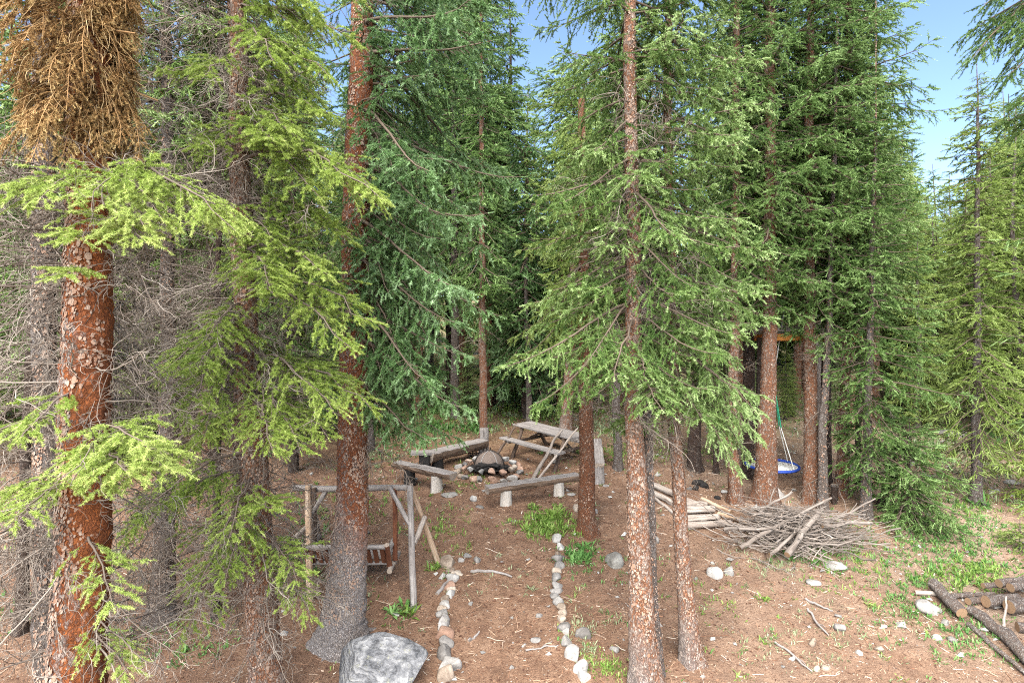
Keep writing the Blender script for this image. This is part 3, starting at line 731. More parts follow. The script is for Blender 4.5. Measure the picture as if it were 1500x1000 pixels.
g=crown_geo((z0,z1),p5,t5.c,'mid',r,7,.25,(-.5,-.05),az5,tint=.06)
g.merge(boughs_to(t5,[(170,575,255,7.7,.1),(330,570,430,7.6,.1),(345,615,450,7.9,.1),(400,590,520,7.7,.1),(380,630,500,8.0,.1),(430,560,560,7.8,.08),(300,650,400,8.2,.1),(240,640,330,8.0,.1),(340,540,400,7.6,.05)],'mid',r,.12))
part('crown',g,FO('blue'),o)
part('twig_tangle',dead_on(t5,0,700,40,r,(.6,1.7),az=(-1.0,4.2),r0=.013,k2=10,k3=3,thin=1.3,tint=.35),TW,o,kind='stuff')

# --- T6, T6b, T7: centre right group
t6=Trunk([(920,-200,13),(922,0,17),(926,300,21),(928,500,25),(930,650,28),(937,850,36),(948,1000,48)],7.6)
r=R_(6); o=tree('spruce_tree','tall red and white flecked trunk right of the path, tallest of the front trio','tree',t6)
part('trunk',flakes(t6,6000,r,t6.geo(r,28,.04,.25,rough=.04),-100,1000,.95),[M['bark_redgrey'],M['flake']],o)
def az6(a,z):
    py=500-(z-CAMZ)*F/7.6
    if py<235 and -2.1<a<-1.0: return .0
    if py>560 and -2.2<a<-.9: return .3
    left=abs(a)>PI/2
    if left and py>455: return .72
    return (1.0 if left else .85)
def p6(z):
    py=500-(z-CAMZ)*F/7.6
    return float(np.interp(py,[-150,0,250,450,560,620],[1.3,1.3,1.25,1.45,1.5,1.0]))
g=crown_geo((zpy(520,7.6),zpy(-150,7.6)),p6,t6.c,'mid',r,6,.29,(-.35,.05),az6)
part('crown',g,FO('mid'),o)
part('twig_tangle',dead_on(t6,100,640,48,r,(.4,1.3),r0=.010,k2=10,k3=3,tint=.42),TW,o,kind='stuff')

t6b=Trunk([(944,380,11),(947,600,14),(953,800,17),(962,985,22)],7.78)
r=R_(61); o=tree('spruce_tree','slim bare grey trunk tight against the tall red flecked trunk','tree',t6b)
part('trunk',flakes(t6b,1500,r,t6b.geo(r,18,.05,.25),380,985,.8),[M['bark_grey'],M['flake']],o)
part('twig_tangle',dead_on(t6b,380,640,22,r,(.3,.9),r0=.008,k2=8,k3=3,tint=.5),TW,o,kind='stuff')

t7=Trunk([(977,-200,8),(978,0,11),(979,200,13),(984,500,17),(990,650,19),(1001,850,25),(1016,968,34)],8.0)
r=R_(7); o=tree('spruce_tree','slender red trunk curving right at its foot, right of the bare grey trunk','tree',t7)
part('trunk',flakes(t7,3500,r,t7.geo(r,24,.04,.3),-50,960,.85),[M['bark_redgrey'],M['flake']],o)
def p7(z):
    py=500-(z-CAMZ)*F/8.0
    return float(np.interp(py,[-150,100,300,500,640,690],[.9,1.05,1.2,1.3,1.25,.7]))
def az7(a,z):
    py=500-(z-CAMZ)*F/8.0
    if abs(a)>2.2: return .6
    if py>560 and -2.2<a<-1.0: return .3
    return 1.0
g=crown_geo((zpy(575,8),zpy(-150,8)),p7,t7.c,'mid',r,5,.29,(-.4,.05),az7)
g.merge(boughs_to(t7,[(560,1110,640,7.3,.12),(540,1090,600,7.5,.12),(570,1060,650,7.2,.12),(580,1085,690,7.5,.12),(550,1100,670,7.9,.1),(520,1105,600,7.0,.1)],'mid',r,.08))
part('crown',g,FO('mid'),o)
part('twig_tangle',dead_on(t7,200,660,26,r,(.4,1.0),r0=.009,k2=9,k3=3,tint=.35),TW,o,kind='stuff')

# --- T8 red trunk behind the bench
Y=G(861,778)[1]
t8=Trunk([(853,180,10),(855,300,14),(856,500,20),(859,650,22),(861,770,28)],Y)
r=R_(8); o=tree('spruce_tree','rust red trunk rising just in front of the right end of the log bench','tree',t8)
part('trunk',flakes(t8,2500,r,t8.geo(r,22,.05,.35,.1),180,770,.8),[M['bark_rust'],M['flake']],o)
def p8(z):
    py=500-(z-CAMZ)*F/Y
    return float(np.interp(py,[180,300,400,475],[.45,.7,1.1,1.3]))
g=crown_geo((zpy(440,Y),zpy(200,Y)),p8,t8.c,'mid',r,6,.26,(-.5,.1),lambda a,z:1.0 if abs(a)>1.3 or z>zpy(520,11) else .3,tint=.1)
part('crown',g,FO('olive'),o)
part('twig_tangle',dead_on(t8,480,650,16,r,(.4,1.1),r0=.009,k2=9,k3=3,tint=.5),TW,o,kind='stuff')

# --- right-hand stand
def stand(name,label,pts,base_py,barkk,leaf,style,prof,r,per=6,gap=.27,pitch=(-.35,.25),top=None,crown=None,az=None,tint=0,dead=None,flare=.3):
    Y=G(pts[-1][0],base_py)[1]; tr=Trunk(pts,Y,top=None if top is None else zpy(top,Y))
    o=tree(name,label,'tree',tr); part('trunk',flakes(tr,1800,r,tr.geo(r,20,.06,flare),-50,base_py-6,1.1),[M[barkk],M['flake']],o)
    if crown:
        pys=[q[0] for q in prof]; ls=[q[1] for q in prof]
        g=crown_geo((zpy(crown[1],Y),zpy(crown[0],Y)),lambda z:float(np.interp(500-(z-CAMZ)*F/Y,pys,ls)),tr.c,style,r,per,gap,pitch,az,tint)
        part('crown',g,FO(leaf),o)
    if dead: part('twig_tangle',dead_on(tr,dead[0],dead[1],dead[2],r,dead[3],r0=.009,k2=8,k3=3,tint=.35),TW,o,kind='stuff')
    return tr,o
t9,_=stand('spruce_tree','thick red trunk just left of the blue hoop swing, dense green crown above',[(1129,-160,12),(1128,100,16),(1128,400,20),(1125,600,26),(1120,735,40)],735,'bark_red','dark','mid2',[(-150,1.15),(200,1.3),(420,1.1),(560,.9)],R_(9),6,.29,crown=(-150,450),az=lambda a,z:1 if z>zpy(430,12) or abs(a+1.57)>.8 else .6)
stand('spruce_tree','greyish trunk left of the thick red trunk by the hoop swing',[(1079,-60,8),(1077,400,13),(1072,650,17),(1078,735,24)],735,'bark_red','mid','mid2',[(-60,.8),(250,1.0),(520,.9)],R_(10),5,.32,crown=(-60,440),dead=(450,650,14,(.3,.8)))
stand('spruce_tree','dark red trunk between the thick red trunk and the greyish trunk',[(1099,-50,9),(1096,450,17),(1097,698,20)],698,'bark_dark','dark','mid2',[(-50,.9),(300,1.0),(520,.8)],R_(11),5,.36,crown=(-50,400))
t12,_=stand('spruce_tree','red trunk right of the blue hoop swing with a full dark crown',[(1188,-160,9),(1186,100,13),(1185,400,18),(1187,600,21),(1190,732,28)],735,'bark_red','dark','mid2',[(-150,1.3),(50,1.75),(250,1.6),(420,1.1),(560,.8)],R_(12),6,.29,crown=(-150,440),az=lambda a,z:(1.0 if abs(a)<1.6 else .8)*(1 if z>zpy(380,12) else .75))
stand('spruce_tree','thin silver grey trunk against the red trunk behind the brush pile',[(1226,60,4),(1222,230,6),(1215,450,9),(1205,650,14),(1205,745,17)],745,'bark_grey','dark','mid2',[(60,.5),(250,.7),(450,.8),(640,.7)],R_(13),4,.36,crown=(70,465),dead=(450,700,14,(.3,.8)))
stand('spruce_tree','brownish trunk standing behind the brush pile with a sawn stub beside it',[(1243,-60,7),(1240,300,12),(1238,600,17),(1232,722,22)],725,'bark_red','dark','mid2',[(-60,1.2),(150,1.25),(350,1.1),(600,.8)],R_(14),6,.32,crown=(-60,450),dead=(500,680,10,(.3,.8)))
t15,_=stand('spruce_tree','slim straight spruce at the right end of the brush pile with a pointed top',[(1283,152,1.5),(1282,230,5),(1278,350,8),(1272,600,13),(1267,757,19)],757,'bark_grey','dark','mid2',[(152,.12),(250,.62),(400,.85),(560,1.05),(690,.75)],R_(15),6,.25,(-.35,.45),top=148,crown=(165,690),az=lambda a,z:1.15 if abs(a)<1.3 else .7,dead=(560,720,12,(.3,.8)))
# leaning dead stub right of it
Y=G(1287,745)[1]; p0=G(1287,745); p1=W(1307,682,Y+.2)
o=thing('dead_stem','dark leaning dead stem at the right end of the brush pile','tree stem',p0)
g=log_geo(p0-[0,0,.1],p1,.075,.06,10,7,.012); part('trunk',g,[M['bark_dark'],M['cutgrey']],o)
# young bushy spruce at its foot
r=R_(16); b=G(1330,768); Y=b[1]
o=thing('young_spruce','low bushy dark green young spruce right of the brush pile','young tree',b)
tr=lambda z:(b[0],b[1])
tubes_g=tubes(np.array([[b-[0,0,.1],b+[0.02,0,.9],b+[.03,0,2.1]]]),np.array([[.035,.028,.006]]),8); part('stem',tubes_g,[M['bark_dark']],o)
g=crown_geo((b[2]+.12,b[2]+2.1),lambda z:float(np.interp(z-b[2],[0,.3,1.2,2.1],[.75,.85,.7,.15])),tr,'midf',r,7,.16,(-.35,.5),az_ok=lambda a,z:1.05 if abs(a)<1.4 else .75)
part('crown',g,FO('dark'),o)

# --- T17 single slim spruce at the right
r=R_(17); Y=G(1430,735)[1]
t17=Trunk([(1432,97,1.2),(1432,180,5),(1432,300,8),(1431,500,12),(1430,650,16),(1430,733,21)],Y,top=zpy(93,Y))
o=tree('spruce_tree','lone slim pointed spruce with a straight brown trunk at the right','tree',t17)
part('trunk',t17.geo(r,20,.05,.35,.1),[M['bark_grey']],o)
def p17(z): return float(np.interp(500-(z-CAMZ)*F/Y,[93,180,260,330,480,600,690],[.08,.38,.62,.62,.85,.95,.8]))
g=crown_geo((zpy(560,Y),zpy(97,Y)),p17,t17.c,'midf',r,6,.24,(-.25,.35),tint=-.02)
g.merge(crown_geo((zpy(660,Y),zpy(560,Y)),p17,t17.c,'sparse',r,6,.22,(-.3,-.1)))
part('crown',g,FO('olive'),o)
part('twig_tangle',dead_on(t17,540,690,34,r,(.5,1.1),droop=(-.5,.1),r0=.008,k2=8,k3=2,tint=.15),TW,o,kind='stuff')

# --- overhanging bough from a spruce just outside the right edge
r=R_(18); t18=Trunk([(1640,-350,40),(1650,300,50),(1655,900,64)],7.2,top=9.5)
o=tree('spruce_tree','spruce just outside the right edge whose dark boughs hang into the sky corner','tree',t18)
part('trunk',t18.geo(r,18,.08,.3),[M['bark_red']],o)
g=boughs_to(t18,[(-60,1425,85,6.8,.10),(-90,1440,10,6.8,.10),(-30,1470,115,6.6,.10),(-120,1480,-40,6.6,.1),(60,1495,200,6.9,.08),(-20,1415,50,7.2,.12),(150,1468,180,7.0,.06),
  (-100,1500,60,6.3,.1),(100,1500,150,6.4,.1)],'nearh',r,-.12)
g.merge(crown_geo((zpy(760,7.2),8.6),lambda z:1.0,t18.c,'sparse',r,5,.5))
part('crown',g,FO('dark'),o)
r=R_(19); b=G(1545,742); Y=b[1]
o=thing('young_spruce','yellow green young fir leaning in from the right edge behind the log heap','young tree',b)
part('stem',tubes(np.array([[b-[0,0,.1],b+[0,0,1.5],b+[.03,0,3.4]]]),np.array([[.045,.035,.008]]),8),[M['bark_grey']],o)
g=crown_geo((b[2]+.5,b[2]+3.4),lambda z:float(np.interp(z-b[2],[0,1,2,3.4],[1.2,1.25,1.1,.2])),lambda z:(b[0],b[1]),'midf',r,6,.26,(-.2,.4),tint=.15)
part('crown',g,FO('lime'),o)
b=G(1494,806); o=thing('young_spruce','knee high spruce sapling at the right edge above the log heap','young tree',b)
part('stem',tubes(np.array([[b-[0,0,.05],b+[0,0,.3],b+[.0,0,.62]]]),np.array([[.012,.009,.003]]),6),[M['bark_grey']],o)
g=crown_geo((b[2]+.06,b[2]+.62),lambda z:float(np.interp(z-b[2],[0,.2,.62],[.25,.3,.1])),lambda z:(b[0],b[1]),'midf',r,5,.1,(-.1,.6),tint=.05)
part('crown',g,FO('olive'),o)

# --- thinner trunks at the left and behind the pit
def bare(label,pts,base_py,bk,dead=None,seed=0,top=None,crown=None,leaf='dark',L=1.1):
    r=R_(seed); Y=G(pts[-1][0],base_py)[1]; tr=Trunk(pts,Y,top=None if top is None else zpy(top,Y)); o=tree('spruce_tree',label,'tree',tr)
    part('trunk',tr.geo(r,14,.1,.3,.1),[M[bk]],o)
    if crown: part('crown',crown_geo((zpy(crown[1],Y),zpy(crown[0],Y)),lambda z:L,tr.c,'far',r,6,.38,(-.35,.1)),FO(leaf),o)
    if dead: part('twig_tangle',dead_on(tr,dead[0],dead[1],dead[2],r,(.4,1.3),r0=.010,k2=8,k3=2,tint=.4,thin=1.3),TW,o,kind='stuff')
    return tr
bare('dark leaning trunk with a thick dead limb at the left edge',[(54,250,10),(42,560,15),(30,922,24)],925,'bark_dark',(300,800,34),21,crown=(-60,430),leaf='mid')
bare('thin dark pole trunk left of the lime green fir, among dead twigs',[(322,100,7),(318,560,11),(316,898,15)],900,'bark_dark',(150,800,34),22,crown=(-80,200),leaf='mid')
bare('thin reddish trunk just behind the lime green fir',[(352,200,6),(346,690,11),(344,838,14)],840,'bark_red',(200,760,24),23,crown=(-80,300),leaf='olive')
bare('slender straight trunk right behind the tall grey stump',[(704,-60,4),(706,380,9),(708,640,13)],646,'bark_red',(330,520,10),24,crown=(-60,450),leaf='dark',L=.95)
bare('short thin grey trunk left of the picnic table top',[(770,380,5),(772,500,7),(776,622,10)],625,'bark_grey',None,25,crown=(200,520),leaf='blue',L=1.2)
bare('leaning grey and red trunk beyond the right end of the picnic table',[(842,300,8),(836,520,14),(828,632,20)],633,'bark_redgrey',None,26,crown=(100,480),leaf='olive',L=1.2)
bare('dark red trunk beyond the picnic table',[(822,300,8),(820,500,11),(821,606,14)],608,'bark_rust',None,27,crown=(100,450),leaf='dark',L=1.1)
bare('thin grey trunk between the rust red trunk and the tall flecked trunk',[(900,300,8),(902,500,11),(905,686,14)],687,'bark_grey',(420,640,18),28,crown=(60,430),leaf='mid')
bare('dark curved trunk behind the slender red trunk, near the white logs',[(1024,200,8),(1022,520,14),(1017,684,22)],687,'bark_dark',(450,640,10),29,crown=(60,480),leaf='mid')
bare('very thin dark stem right of the dark curved trunk',[(1044,500,6),(1048,640,7),(1050,690,9)],692,'bark_dark',None,30)
bare('brown trunk behind the blue hoop swing',[(1212,300,9),(1210,520,14),(1209,700,19)],705,'bark_dark',None,31,crown=(50,470),leaf='dark',L=1.0)
for k,(px,py,w) in enumerate(((667,612,12),(658,590,10),(678,600,9),(716,596,10),(726,590,14),(733,592,12))):
    bare(('grey trunk at the shady wood edge left of the tall stump','thin brown trunk at the dark wood edge, leftmost of those behind the pit','thin reddish trunk next to the grey one at the wood edge','thin red trunk just right of the slender trunk behind the stump','broad dark trunk in the shade behind the pit','dark trunk beside the broad one in the shade behind the pit')[k],
      [(px-3,150,w*.55),(px-1,400,w*.85),(px,py-4,w*1.15)],py,('bark_grey','bark_dark','bark_red','bark_rust','bark_dark','bark_dark')[k],None,40+k,crown=(-20 if k<3 else 130,390),leaf='dark',L=1.4 if k<3 else 1.1)
# bluish spruce in the gap
r=R_(50); b=G(768,612); Y=b[1]; H=zpy(322,Y)-b[2]
o=thing('spruce_tree','bluish young spruce filling the gap behind the picnic table','tree',b)
part('trunk',tubes(np.array([[b-[0,0,.1],b+[0,0,H*.5],b+[0,0,H]]]),np.array([[.12,.08,.01]]),10),[M['bark_dark']],o)
part('crown',crown_geo((b[2]+1.6,b[2]+H),lambda z:float(np.interp((z-b[2])/H,[.2,.5,1],[1.7,1.35,.1])),lambda z:(b[0],b[1]),'far',r,7,.24,(-.4,.45),tint=.05),FO('blue'),o)

# ------------------------------------------------------------------ background forest
BG=[]
def bg_proto(leaf,bk,H,R,z0,seed,gap=.34,per=6):
    r=R_(seed); o=bpy.data.objects.new('spruce_tree',None); C.objects.link(o)
    z=np.linspace(-.2,H,10); g=tubes(np.array([[[.06*math.sin(q*.9+seed),.06*math.cos(q*.8),q] for q in z]]),(.16*(1-z/H*.94).clip(.05,1.1))[None],10)
    link('trunk',g.mesh('trunk',[M[bk]]),o)
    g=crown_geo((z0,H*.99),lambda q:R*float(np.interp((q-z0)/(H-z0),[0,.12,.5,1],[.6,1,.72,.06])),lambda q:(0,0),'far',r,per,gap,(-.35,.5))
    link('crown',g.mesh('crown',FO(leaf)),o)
    return o
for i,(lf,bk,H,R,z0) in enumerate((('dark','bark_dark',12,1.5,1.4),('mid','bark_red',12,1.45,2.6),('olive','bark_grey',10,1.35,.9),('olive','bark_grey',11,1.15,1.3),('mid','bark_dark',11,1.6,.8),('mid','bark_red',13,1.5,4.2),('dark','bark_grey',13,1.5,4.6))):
    BG.append((bg_proto(lf,bk,H,R,z0,100+i),H))
used=set()
def place_bg(k,x,y,H,label,group):
    proto,H0=BG[k]
    if k in used:
        o=proto.copy(); C.objects.link(o)
        for ch in proto.children:
            c=ch.copy(); C.objects.link(c); c.parent=o
    else: o=proto; used.add(k)
    s=H/H0; sx=min(s*1.1,max(.75,s))
    o.location=(x,y,gzf(x,y)); o.scale=(sx,sx,s); o.rotation_euler=(0,0,random.uniform(0,6.28))
    tag(o,label,'tree',group)
def sky(px):
    return float(np.interp(px,[-200,430,470,500,560,695,716,735,772,806,826,845,1290,1306,1330,1345,1400,1440,1470,1700],[-80,-80,0,40,-80,-80,60,250,330,260,60,-80,-80,150,215,255,250,190,120,100]))
rb=R_(77); placed=[]
for layer,(ya,yb,n) in enumerate(((13.5,18,20),(18,25,38),(25,36,40),(36,48,44),(48,64,44))):
    k=0; tries=0
    while k<n and tries<4000:
        tries+=1; px=rb.uniform(-120,1620); Y=rb.uniform(ya,yb)
        if Y<19 and 545<px<1010: continue
        if Y<16.5 and 1000<px<1300: continue
        if Y<27 and 690<px<860: continue
        if Y<26 and 540<px<1060 and rb.random()<.5: continue
        if Y<17.5 and 1290<px<1540: continue
        x=(px-750)/F*Y
        if any((x-a)**2+(Y-b)**2<(1.1+.02*Y)**2 for a,b in placed): continue
        tip=sky(px)+rb.uniform(5,110)*(1 if px>1300 or 700<px<842 else 1.5) if not 700<px<842 else sky(px)+rb.uniform(0,60); H=CAMZ-(tip-500)/F*Y-gzf(x,Y)
        if H<2.2: continue
        H=min(H,15.5)
        placed.append((x,Y)); k+=1
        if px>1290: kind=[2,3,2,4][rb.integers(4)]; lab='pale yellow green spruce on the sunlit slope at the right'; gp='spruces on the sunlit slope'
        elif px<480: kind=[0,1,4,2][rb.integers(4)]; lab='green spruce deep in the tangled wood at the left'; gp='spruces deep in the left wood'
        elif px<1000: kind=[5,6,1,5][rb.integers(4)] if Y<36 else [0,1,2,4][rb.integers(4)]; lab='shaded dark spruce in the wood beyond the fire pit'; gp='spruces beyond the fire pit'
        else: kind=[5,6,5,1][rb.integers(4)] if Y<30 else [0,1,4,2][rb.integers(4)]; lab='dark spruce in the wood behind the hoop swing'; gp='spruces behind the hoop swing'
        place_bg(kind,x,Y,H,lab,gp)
for px,tip,Y,kind,lab in ((1337,205,26,3,'tall thin spruce tip left of the others on the skyline gap'),(1368,240,30,2,'olive spruce with a ragged top on the skyline gap'),(1392,252,33,3,'small dark tip right of the olive ragged spruce on the skyline'),(1486,185,17,2,'broad spruce cut by the right edge behind the lone slim spruce'),(1452,215,21,3,'pale spruce just right of the lone slim spruce'),(772,120,34,2,'pale distant spruce low in the middle of the gap of sky at the centre'),(800,235,27,3,'short pale spruce right of the thin spire in the central gap of sky'),(784,190,30,3,'thin pale spruce spire in the gap of sky at the centre'),(746,-20,22,0,'tall spruce spire left of the central gap of sky')):
    x=(px-750)/F*Y; place_bg(kind,x,Y,CAMZ-(tip-500)/F*Y-gzf(x,Y),lab,None)
for k in range(20):
    px=[585,612,640,664,690,725,752,792,812,880,905,930,962,1000,1032,1058,1110,1150,1165,1230][k]+rb.uniform(-6,6); Y=rb.uniform(19.5,24) if px<1080 else rb.uniform(16.5,20); x=(px-750)/F*Y
    place_bg([4,2,4,1][k%4],x,Y,rb.uniform(1.7,3.6),'low young spruce catching the light at the shady edge of the clearing','young spruces at the edge of the clearing')
for k in range(26):
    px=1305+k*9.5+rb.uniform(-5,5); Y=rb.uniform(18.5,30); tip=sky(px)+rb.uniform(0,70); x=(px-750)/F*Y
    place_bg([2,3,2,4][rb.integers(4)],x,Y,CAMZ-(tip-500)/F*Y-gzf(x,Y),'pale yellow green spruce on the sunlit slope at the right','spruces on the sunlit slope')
for k,(o,_) in enumerate(BG):
    if k not in used:
        for c in list(o.children): bpy.data.objects.remove(c)
        bpy.data.objects.remove(o)
# ------------------------------------------------------------------ ground
ys=np.concatenate([np.arange(-25,3,1.2),np.arange(3,20,.11),np.arange(20,45,.5),np.geomspace(45,400,40)])
xs=np.concatenate([-np.geomspace(300,16,36),np.arange(-15.8,15.8,.13),np.geomspace(16,300,36)])
X,Yg=np.meshgrid(xs,ys); Z=gz(X,Yg); near=(Yg<22)&(np.abs(X)<16.2)
Z=Z+np.where(near,rng.normal(0,.006,Z.shape),0)
V=np.stack([X,Yg,Z],-1).reshape(-1,3); nx=len(xs); ny=len(ys)
i=np.arange(ny-1)[:,None]*nx; j=np.arange(nx-1)[None]; a=i+j
T=np.stack([np.stack([a,a+1,a+nx+1],-1),np.stack([a,a+nx+1,a+nx],-1)],2).reshape(-1,3)
o=link('ground',Geo().add(V,T,None,.5,0,True).mesh('ground',[M['ground']])); o['kind']='structure'

def scatter(n,y0=5.5,y1=24,seed=0,half=.98):
    r=R_(seed); y=np.sqrt(r.uniform(y0**2,y1**2,n)); y=np.where(r.random(n)<.35,r.uniform(y0,y1,n),y)
    x=r.uniform(-1,1,n)*half*y; return x,y,gz(x,y),r
# fallen needles, chips, bits of cone
n=150000; x,y,z,r=scatter(n,seed=200)
a=r.uniform(0,2*PI,n); L=r.gamma(2.0,.02,n)+.012; w=np.where(r.random(n)<.16,r.uniform(.006,.016,n),r.uniform(.002,.005,n)); e=r.normal(0,.25,n)
d=np.stack([np.cos(a)*np.cos(e),np.sin(a)*np.cos(e),np.abs(np.sin(e))],1); s=np.stack([-np.sin(a),np.cos(a),r.normal(0,.5,n)],1)
p=np.stack([x,y,z+.004],1); q=p+d*L[:,None]
V=np.stack([p-s*w[:,None]/2,p+s*w[:,None]/2,q+s*w[:,None]*.3,q-s*w[:,None]*.3],1).reshape(-1,3); b4=np.arange(n)*4
T=np.stack([np.stack([b4,b4+1,b4+2],1),np.stack([b4,b4+2,b4+3],1)],1).reshape(-1,3)
tt=np.clip(r.beta(1.5,1.7,n)+np.clip((x-2)/30,0,.2),0,1)
g=Geo().add(V,T,None,np.repeat(tt,4))
n=5200; x,y,z,r=scatter(n,seed=201); P=np.stack([x,y,z+.008],1); a=r.uniform(0,6.28,n); D=np.stack([np.cos(a),np.sin(a),r.normal(0,.06,n)],1)
Q=walk(P,D,r.gamma(2,.07,n)+.05,5,r,.16); Q[:,:,2]=np.maximum(Q[:,:,2],gz(Q[:,:,0],Q[:,:,1])+.004)
tubes(Q,(r.uniform(.002,.0055,n)[:,None]*np.linspace(1,.6,5)[None]),4,tint=np.clip(r.beta(2,1.6,n),0,1),g=g)
n=1300; x,y,z,r=scatter(n,5.5,15,seed=202); bb=ICO3[0][:0]   # cones: little dark red ovals
co=np.array([[1,0,0],[-1,0,0],[0,1,0],[0,-1,0],[0,0,1],[0,0,-1]],float); ct=np.array([[0,2,4],[2,1,4],[1,3,4],[3,0,4],[2,0,5],[1,2,5],[3,1,5],[0,3,5]])
for k in range(n):
    a=r.uniform(0,6.28); sc=np.array([.026,.013,.012])*r.uniform(.8,1.5); v=co*sc; v=v@np.array([[math.cos(a),math.sin(a),0],[-math.sin(a),math.cos(a),0],[0,0,1]])
    g.add(v+[x[k],y[k],z[k]+.01],ct,None,r.uniform(.02,.25))
o=link('needle_litter',g.mesh('needle_litter',[M['litter']])); o['kind']='stuff'
# gravel chips
g=Geo(); n=1500; x,y,z,r=scatter(n,5.5,20,seed=203)
keep=(r.random(n)<np.clip(.35+.1*x,.18,1)); 
for k in np.nonzero(keep)[0]:
    sz=r.gamma(1.8,.014)+.012; v=co*np.array([1,r.uniform(.6,1),r.uniform(.4,.7)])*sz+r.normal(0,sz*.18,(6,3)); a=r.uniform(0,6.28)
    v=v@np.array([[math.cos(a),math.sin(a),0],[-math.sin(a),math.cos(a),0],[0,0,1]]); g.add(v+[x[k],y[k],z[k]+sz*.2],ct,None,r.uniform(0,1))
o=link('gravel',g.mesh('gravel',[M['rock_white']])); o['kind']='stuff'

# ------------------------------------------------------------------ herbs and grass
def tuft(g,c,nl,L,w,r,spread=.05,up=.8,tint=.5,dr=.5):
    a=r.uniform(0,2*PI,nl); el=np.clip(r.normal(up,.3,nl),.1,1.5); l=L*r.uniform(.5,1.15,nl)
    b=np.asarray(c)+np.stack([r.normal(0,spread,nl),r.normal(0,spread,nl),np.zeros(nl)],1); b[:,2]=gz(b[:,0],b[:,1])-.005
    h=np.stack([np.cos(a),np.sin(a),np.zeros(nl)],1); s=np.stack([-np.sin(a),np.cos(a),np.zeros(nl)],1)
    d1=h*np.cos(el)[:,None]+np.array([0,0,1.])*np.sin(el)[:,None]; d2=norm(d1+np.array([0,0,-1.])*dr)
    m1=b+d1*(l*.55)[:,None]; t=m1+d2*(l*.5)[:,None]; ww=w*r.uniform(.6,1.2,nl)[:,None]
    V=np.stack([b-s*ww*.12,b+s*ww*.12,m1-s*ww*.5,m1+s*ww*.5,t],1).reshape(-1,3); k=np.arange(nl)*5
    T=np.stack([np.stack([k,k+1,k+3],1),np.stack([k,k+3,k+2],1),np.stack([k+2,k+3,k+4],1)],1).reshape(-1,3)
    tt=np.clip(tint+r.normal(0,.15,nl),0,1); g.add(V,T,None,np.repeat(tt,5))
r=R_(300)
gc=[Geo(),Geo(),Geo()]
patches=[ # px,py, spread px x, y, count, kind, leaf length, leaf width
 (805,770,44,20,150,0,.13,.022),(845,815,26,12,60,1,.10,.028),(640,775,45,40,60,0,.10,.018),(520,745,60,40,90,0,.11,.02),(440,800,60,60,70,1,.12,.03),(690,700,60,22,35,0,.10,.02),
 (1380,790,110,60,300,1,.12,.025),(1420,840,70,25,140,0,.12,.025),(1400,730,90,50,160,0,.12,.022),(1250,830,80,30,50,0,.10,.02),(1330,880,70,40,90,1,.10,.02),(1420,930,70,50,80,1,.10,.022),(1240,800,70,40,60,1,.10,.02),(1180,810,50,15,40,1,.12,.025),
 (1130,820,60,35,60,2,.09,.015),(860,930,30,40,30,2,.10,.012),(890,980,40,25,40,0,.10,.014),(600,655,60,20,70,1,.12,.03),(560,665,35,25,60,2,.12,.03),(690,628,30,8,60,1,.16,.05),(640,628,24,8,50,1,.16,.05),
 (800,600,90,14,260,0,.2,.04),(880,625,60,16,120,2,.14,.03),(640,600,60,16,160,1,.2,.04),(920,660,60,18,140,0,.12,.025),(1000,665,60,14,70,0,.10,.02),(700,610,60,15,80,2,.16,.03),(1420,690,90,40,160,2,.15,.025),(1450,640,90,20,160,1,.2,.03),(1350,660,60,20,120,2,.18,.03),
 (730,840,100,60,26,2,.09,.015),(880,830,60,40,30,1,.08,.018),(1200,930,120,50,60,2,.08,.014),(1060,870,70,50,25,0,.08,.02),(60,890,60,40,50,1,.12,.03),(250,940,80,40,50,1,.10,.03),(10,760,40,50,60,0,.14,.03),(150,800,60,60,40,2,.12,.02),
 (480,850,60,40,26,2,.10,.02),(840,700,60,20,20,1,.08,.02)]
for (px,py,sx,sy,n,kd,L,w) in patches:
    for _ in range(int(n*1.5)):
        qx,qy=r.normal(px,sx*.55),r.normal(py,sy*.55)
        if qy<575: continue
        p=G(qx,qy); tuft(gc[kd],p,r.integers(4,9),L*r.uniform(.6,1.2),w,r,.03,r.uniform(.6,1.2),r.uniform(.2,.75))
for _ in range(420):
    y=r.uniform(6.5,16); x=r.uniform(-.8,.95)*y
    if abs(x+.15)<.75 and y<11: continue
    for q in range(r.integers(1,5)): tuft(gc[r.integers(3)],(x+r.normal(0,.08),y+r.normal(0,.08),0),r.integers(3,8),r.uniform(.05,.11),.02,r,.03,.8,r.uniform(.2,.7))
for _ in range(4200):
    y=r.uniform(17,40); x=r.uniform(-1,1)*y; tuft(gc[r.integers(3)],(x,y,0),7,.22,.035,r,.12,.8,r.uniform(.2,.7))
for nm,gg,mk in (('grass_cover',gc[0],'leaf_bright'),('herb_cover',gc[1],'leaf_green'),('sage_cover',gc[2],'leaf_pale')):
    o=link(nm,gg.mesh(nm,[M[mk]])); o['kind']='stuff'
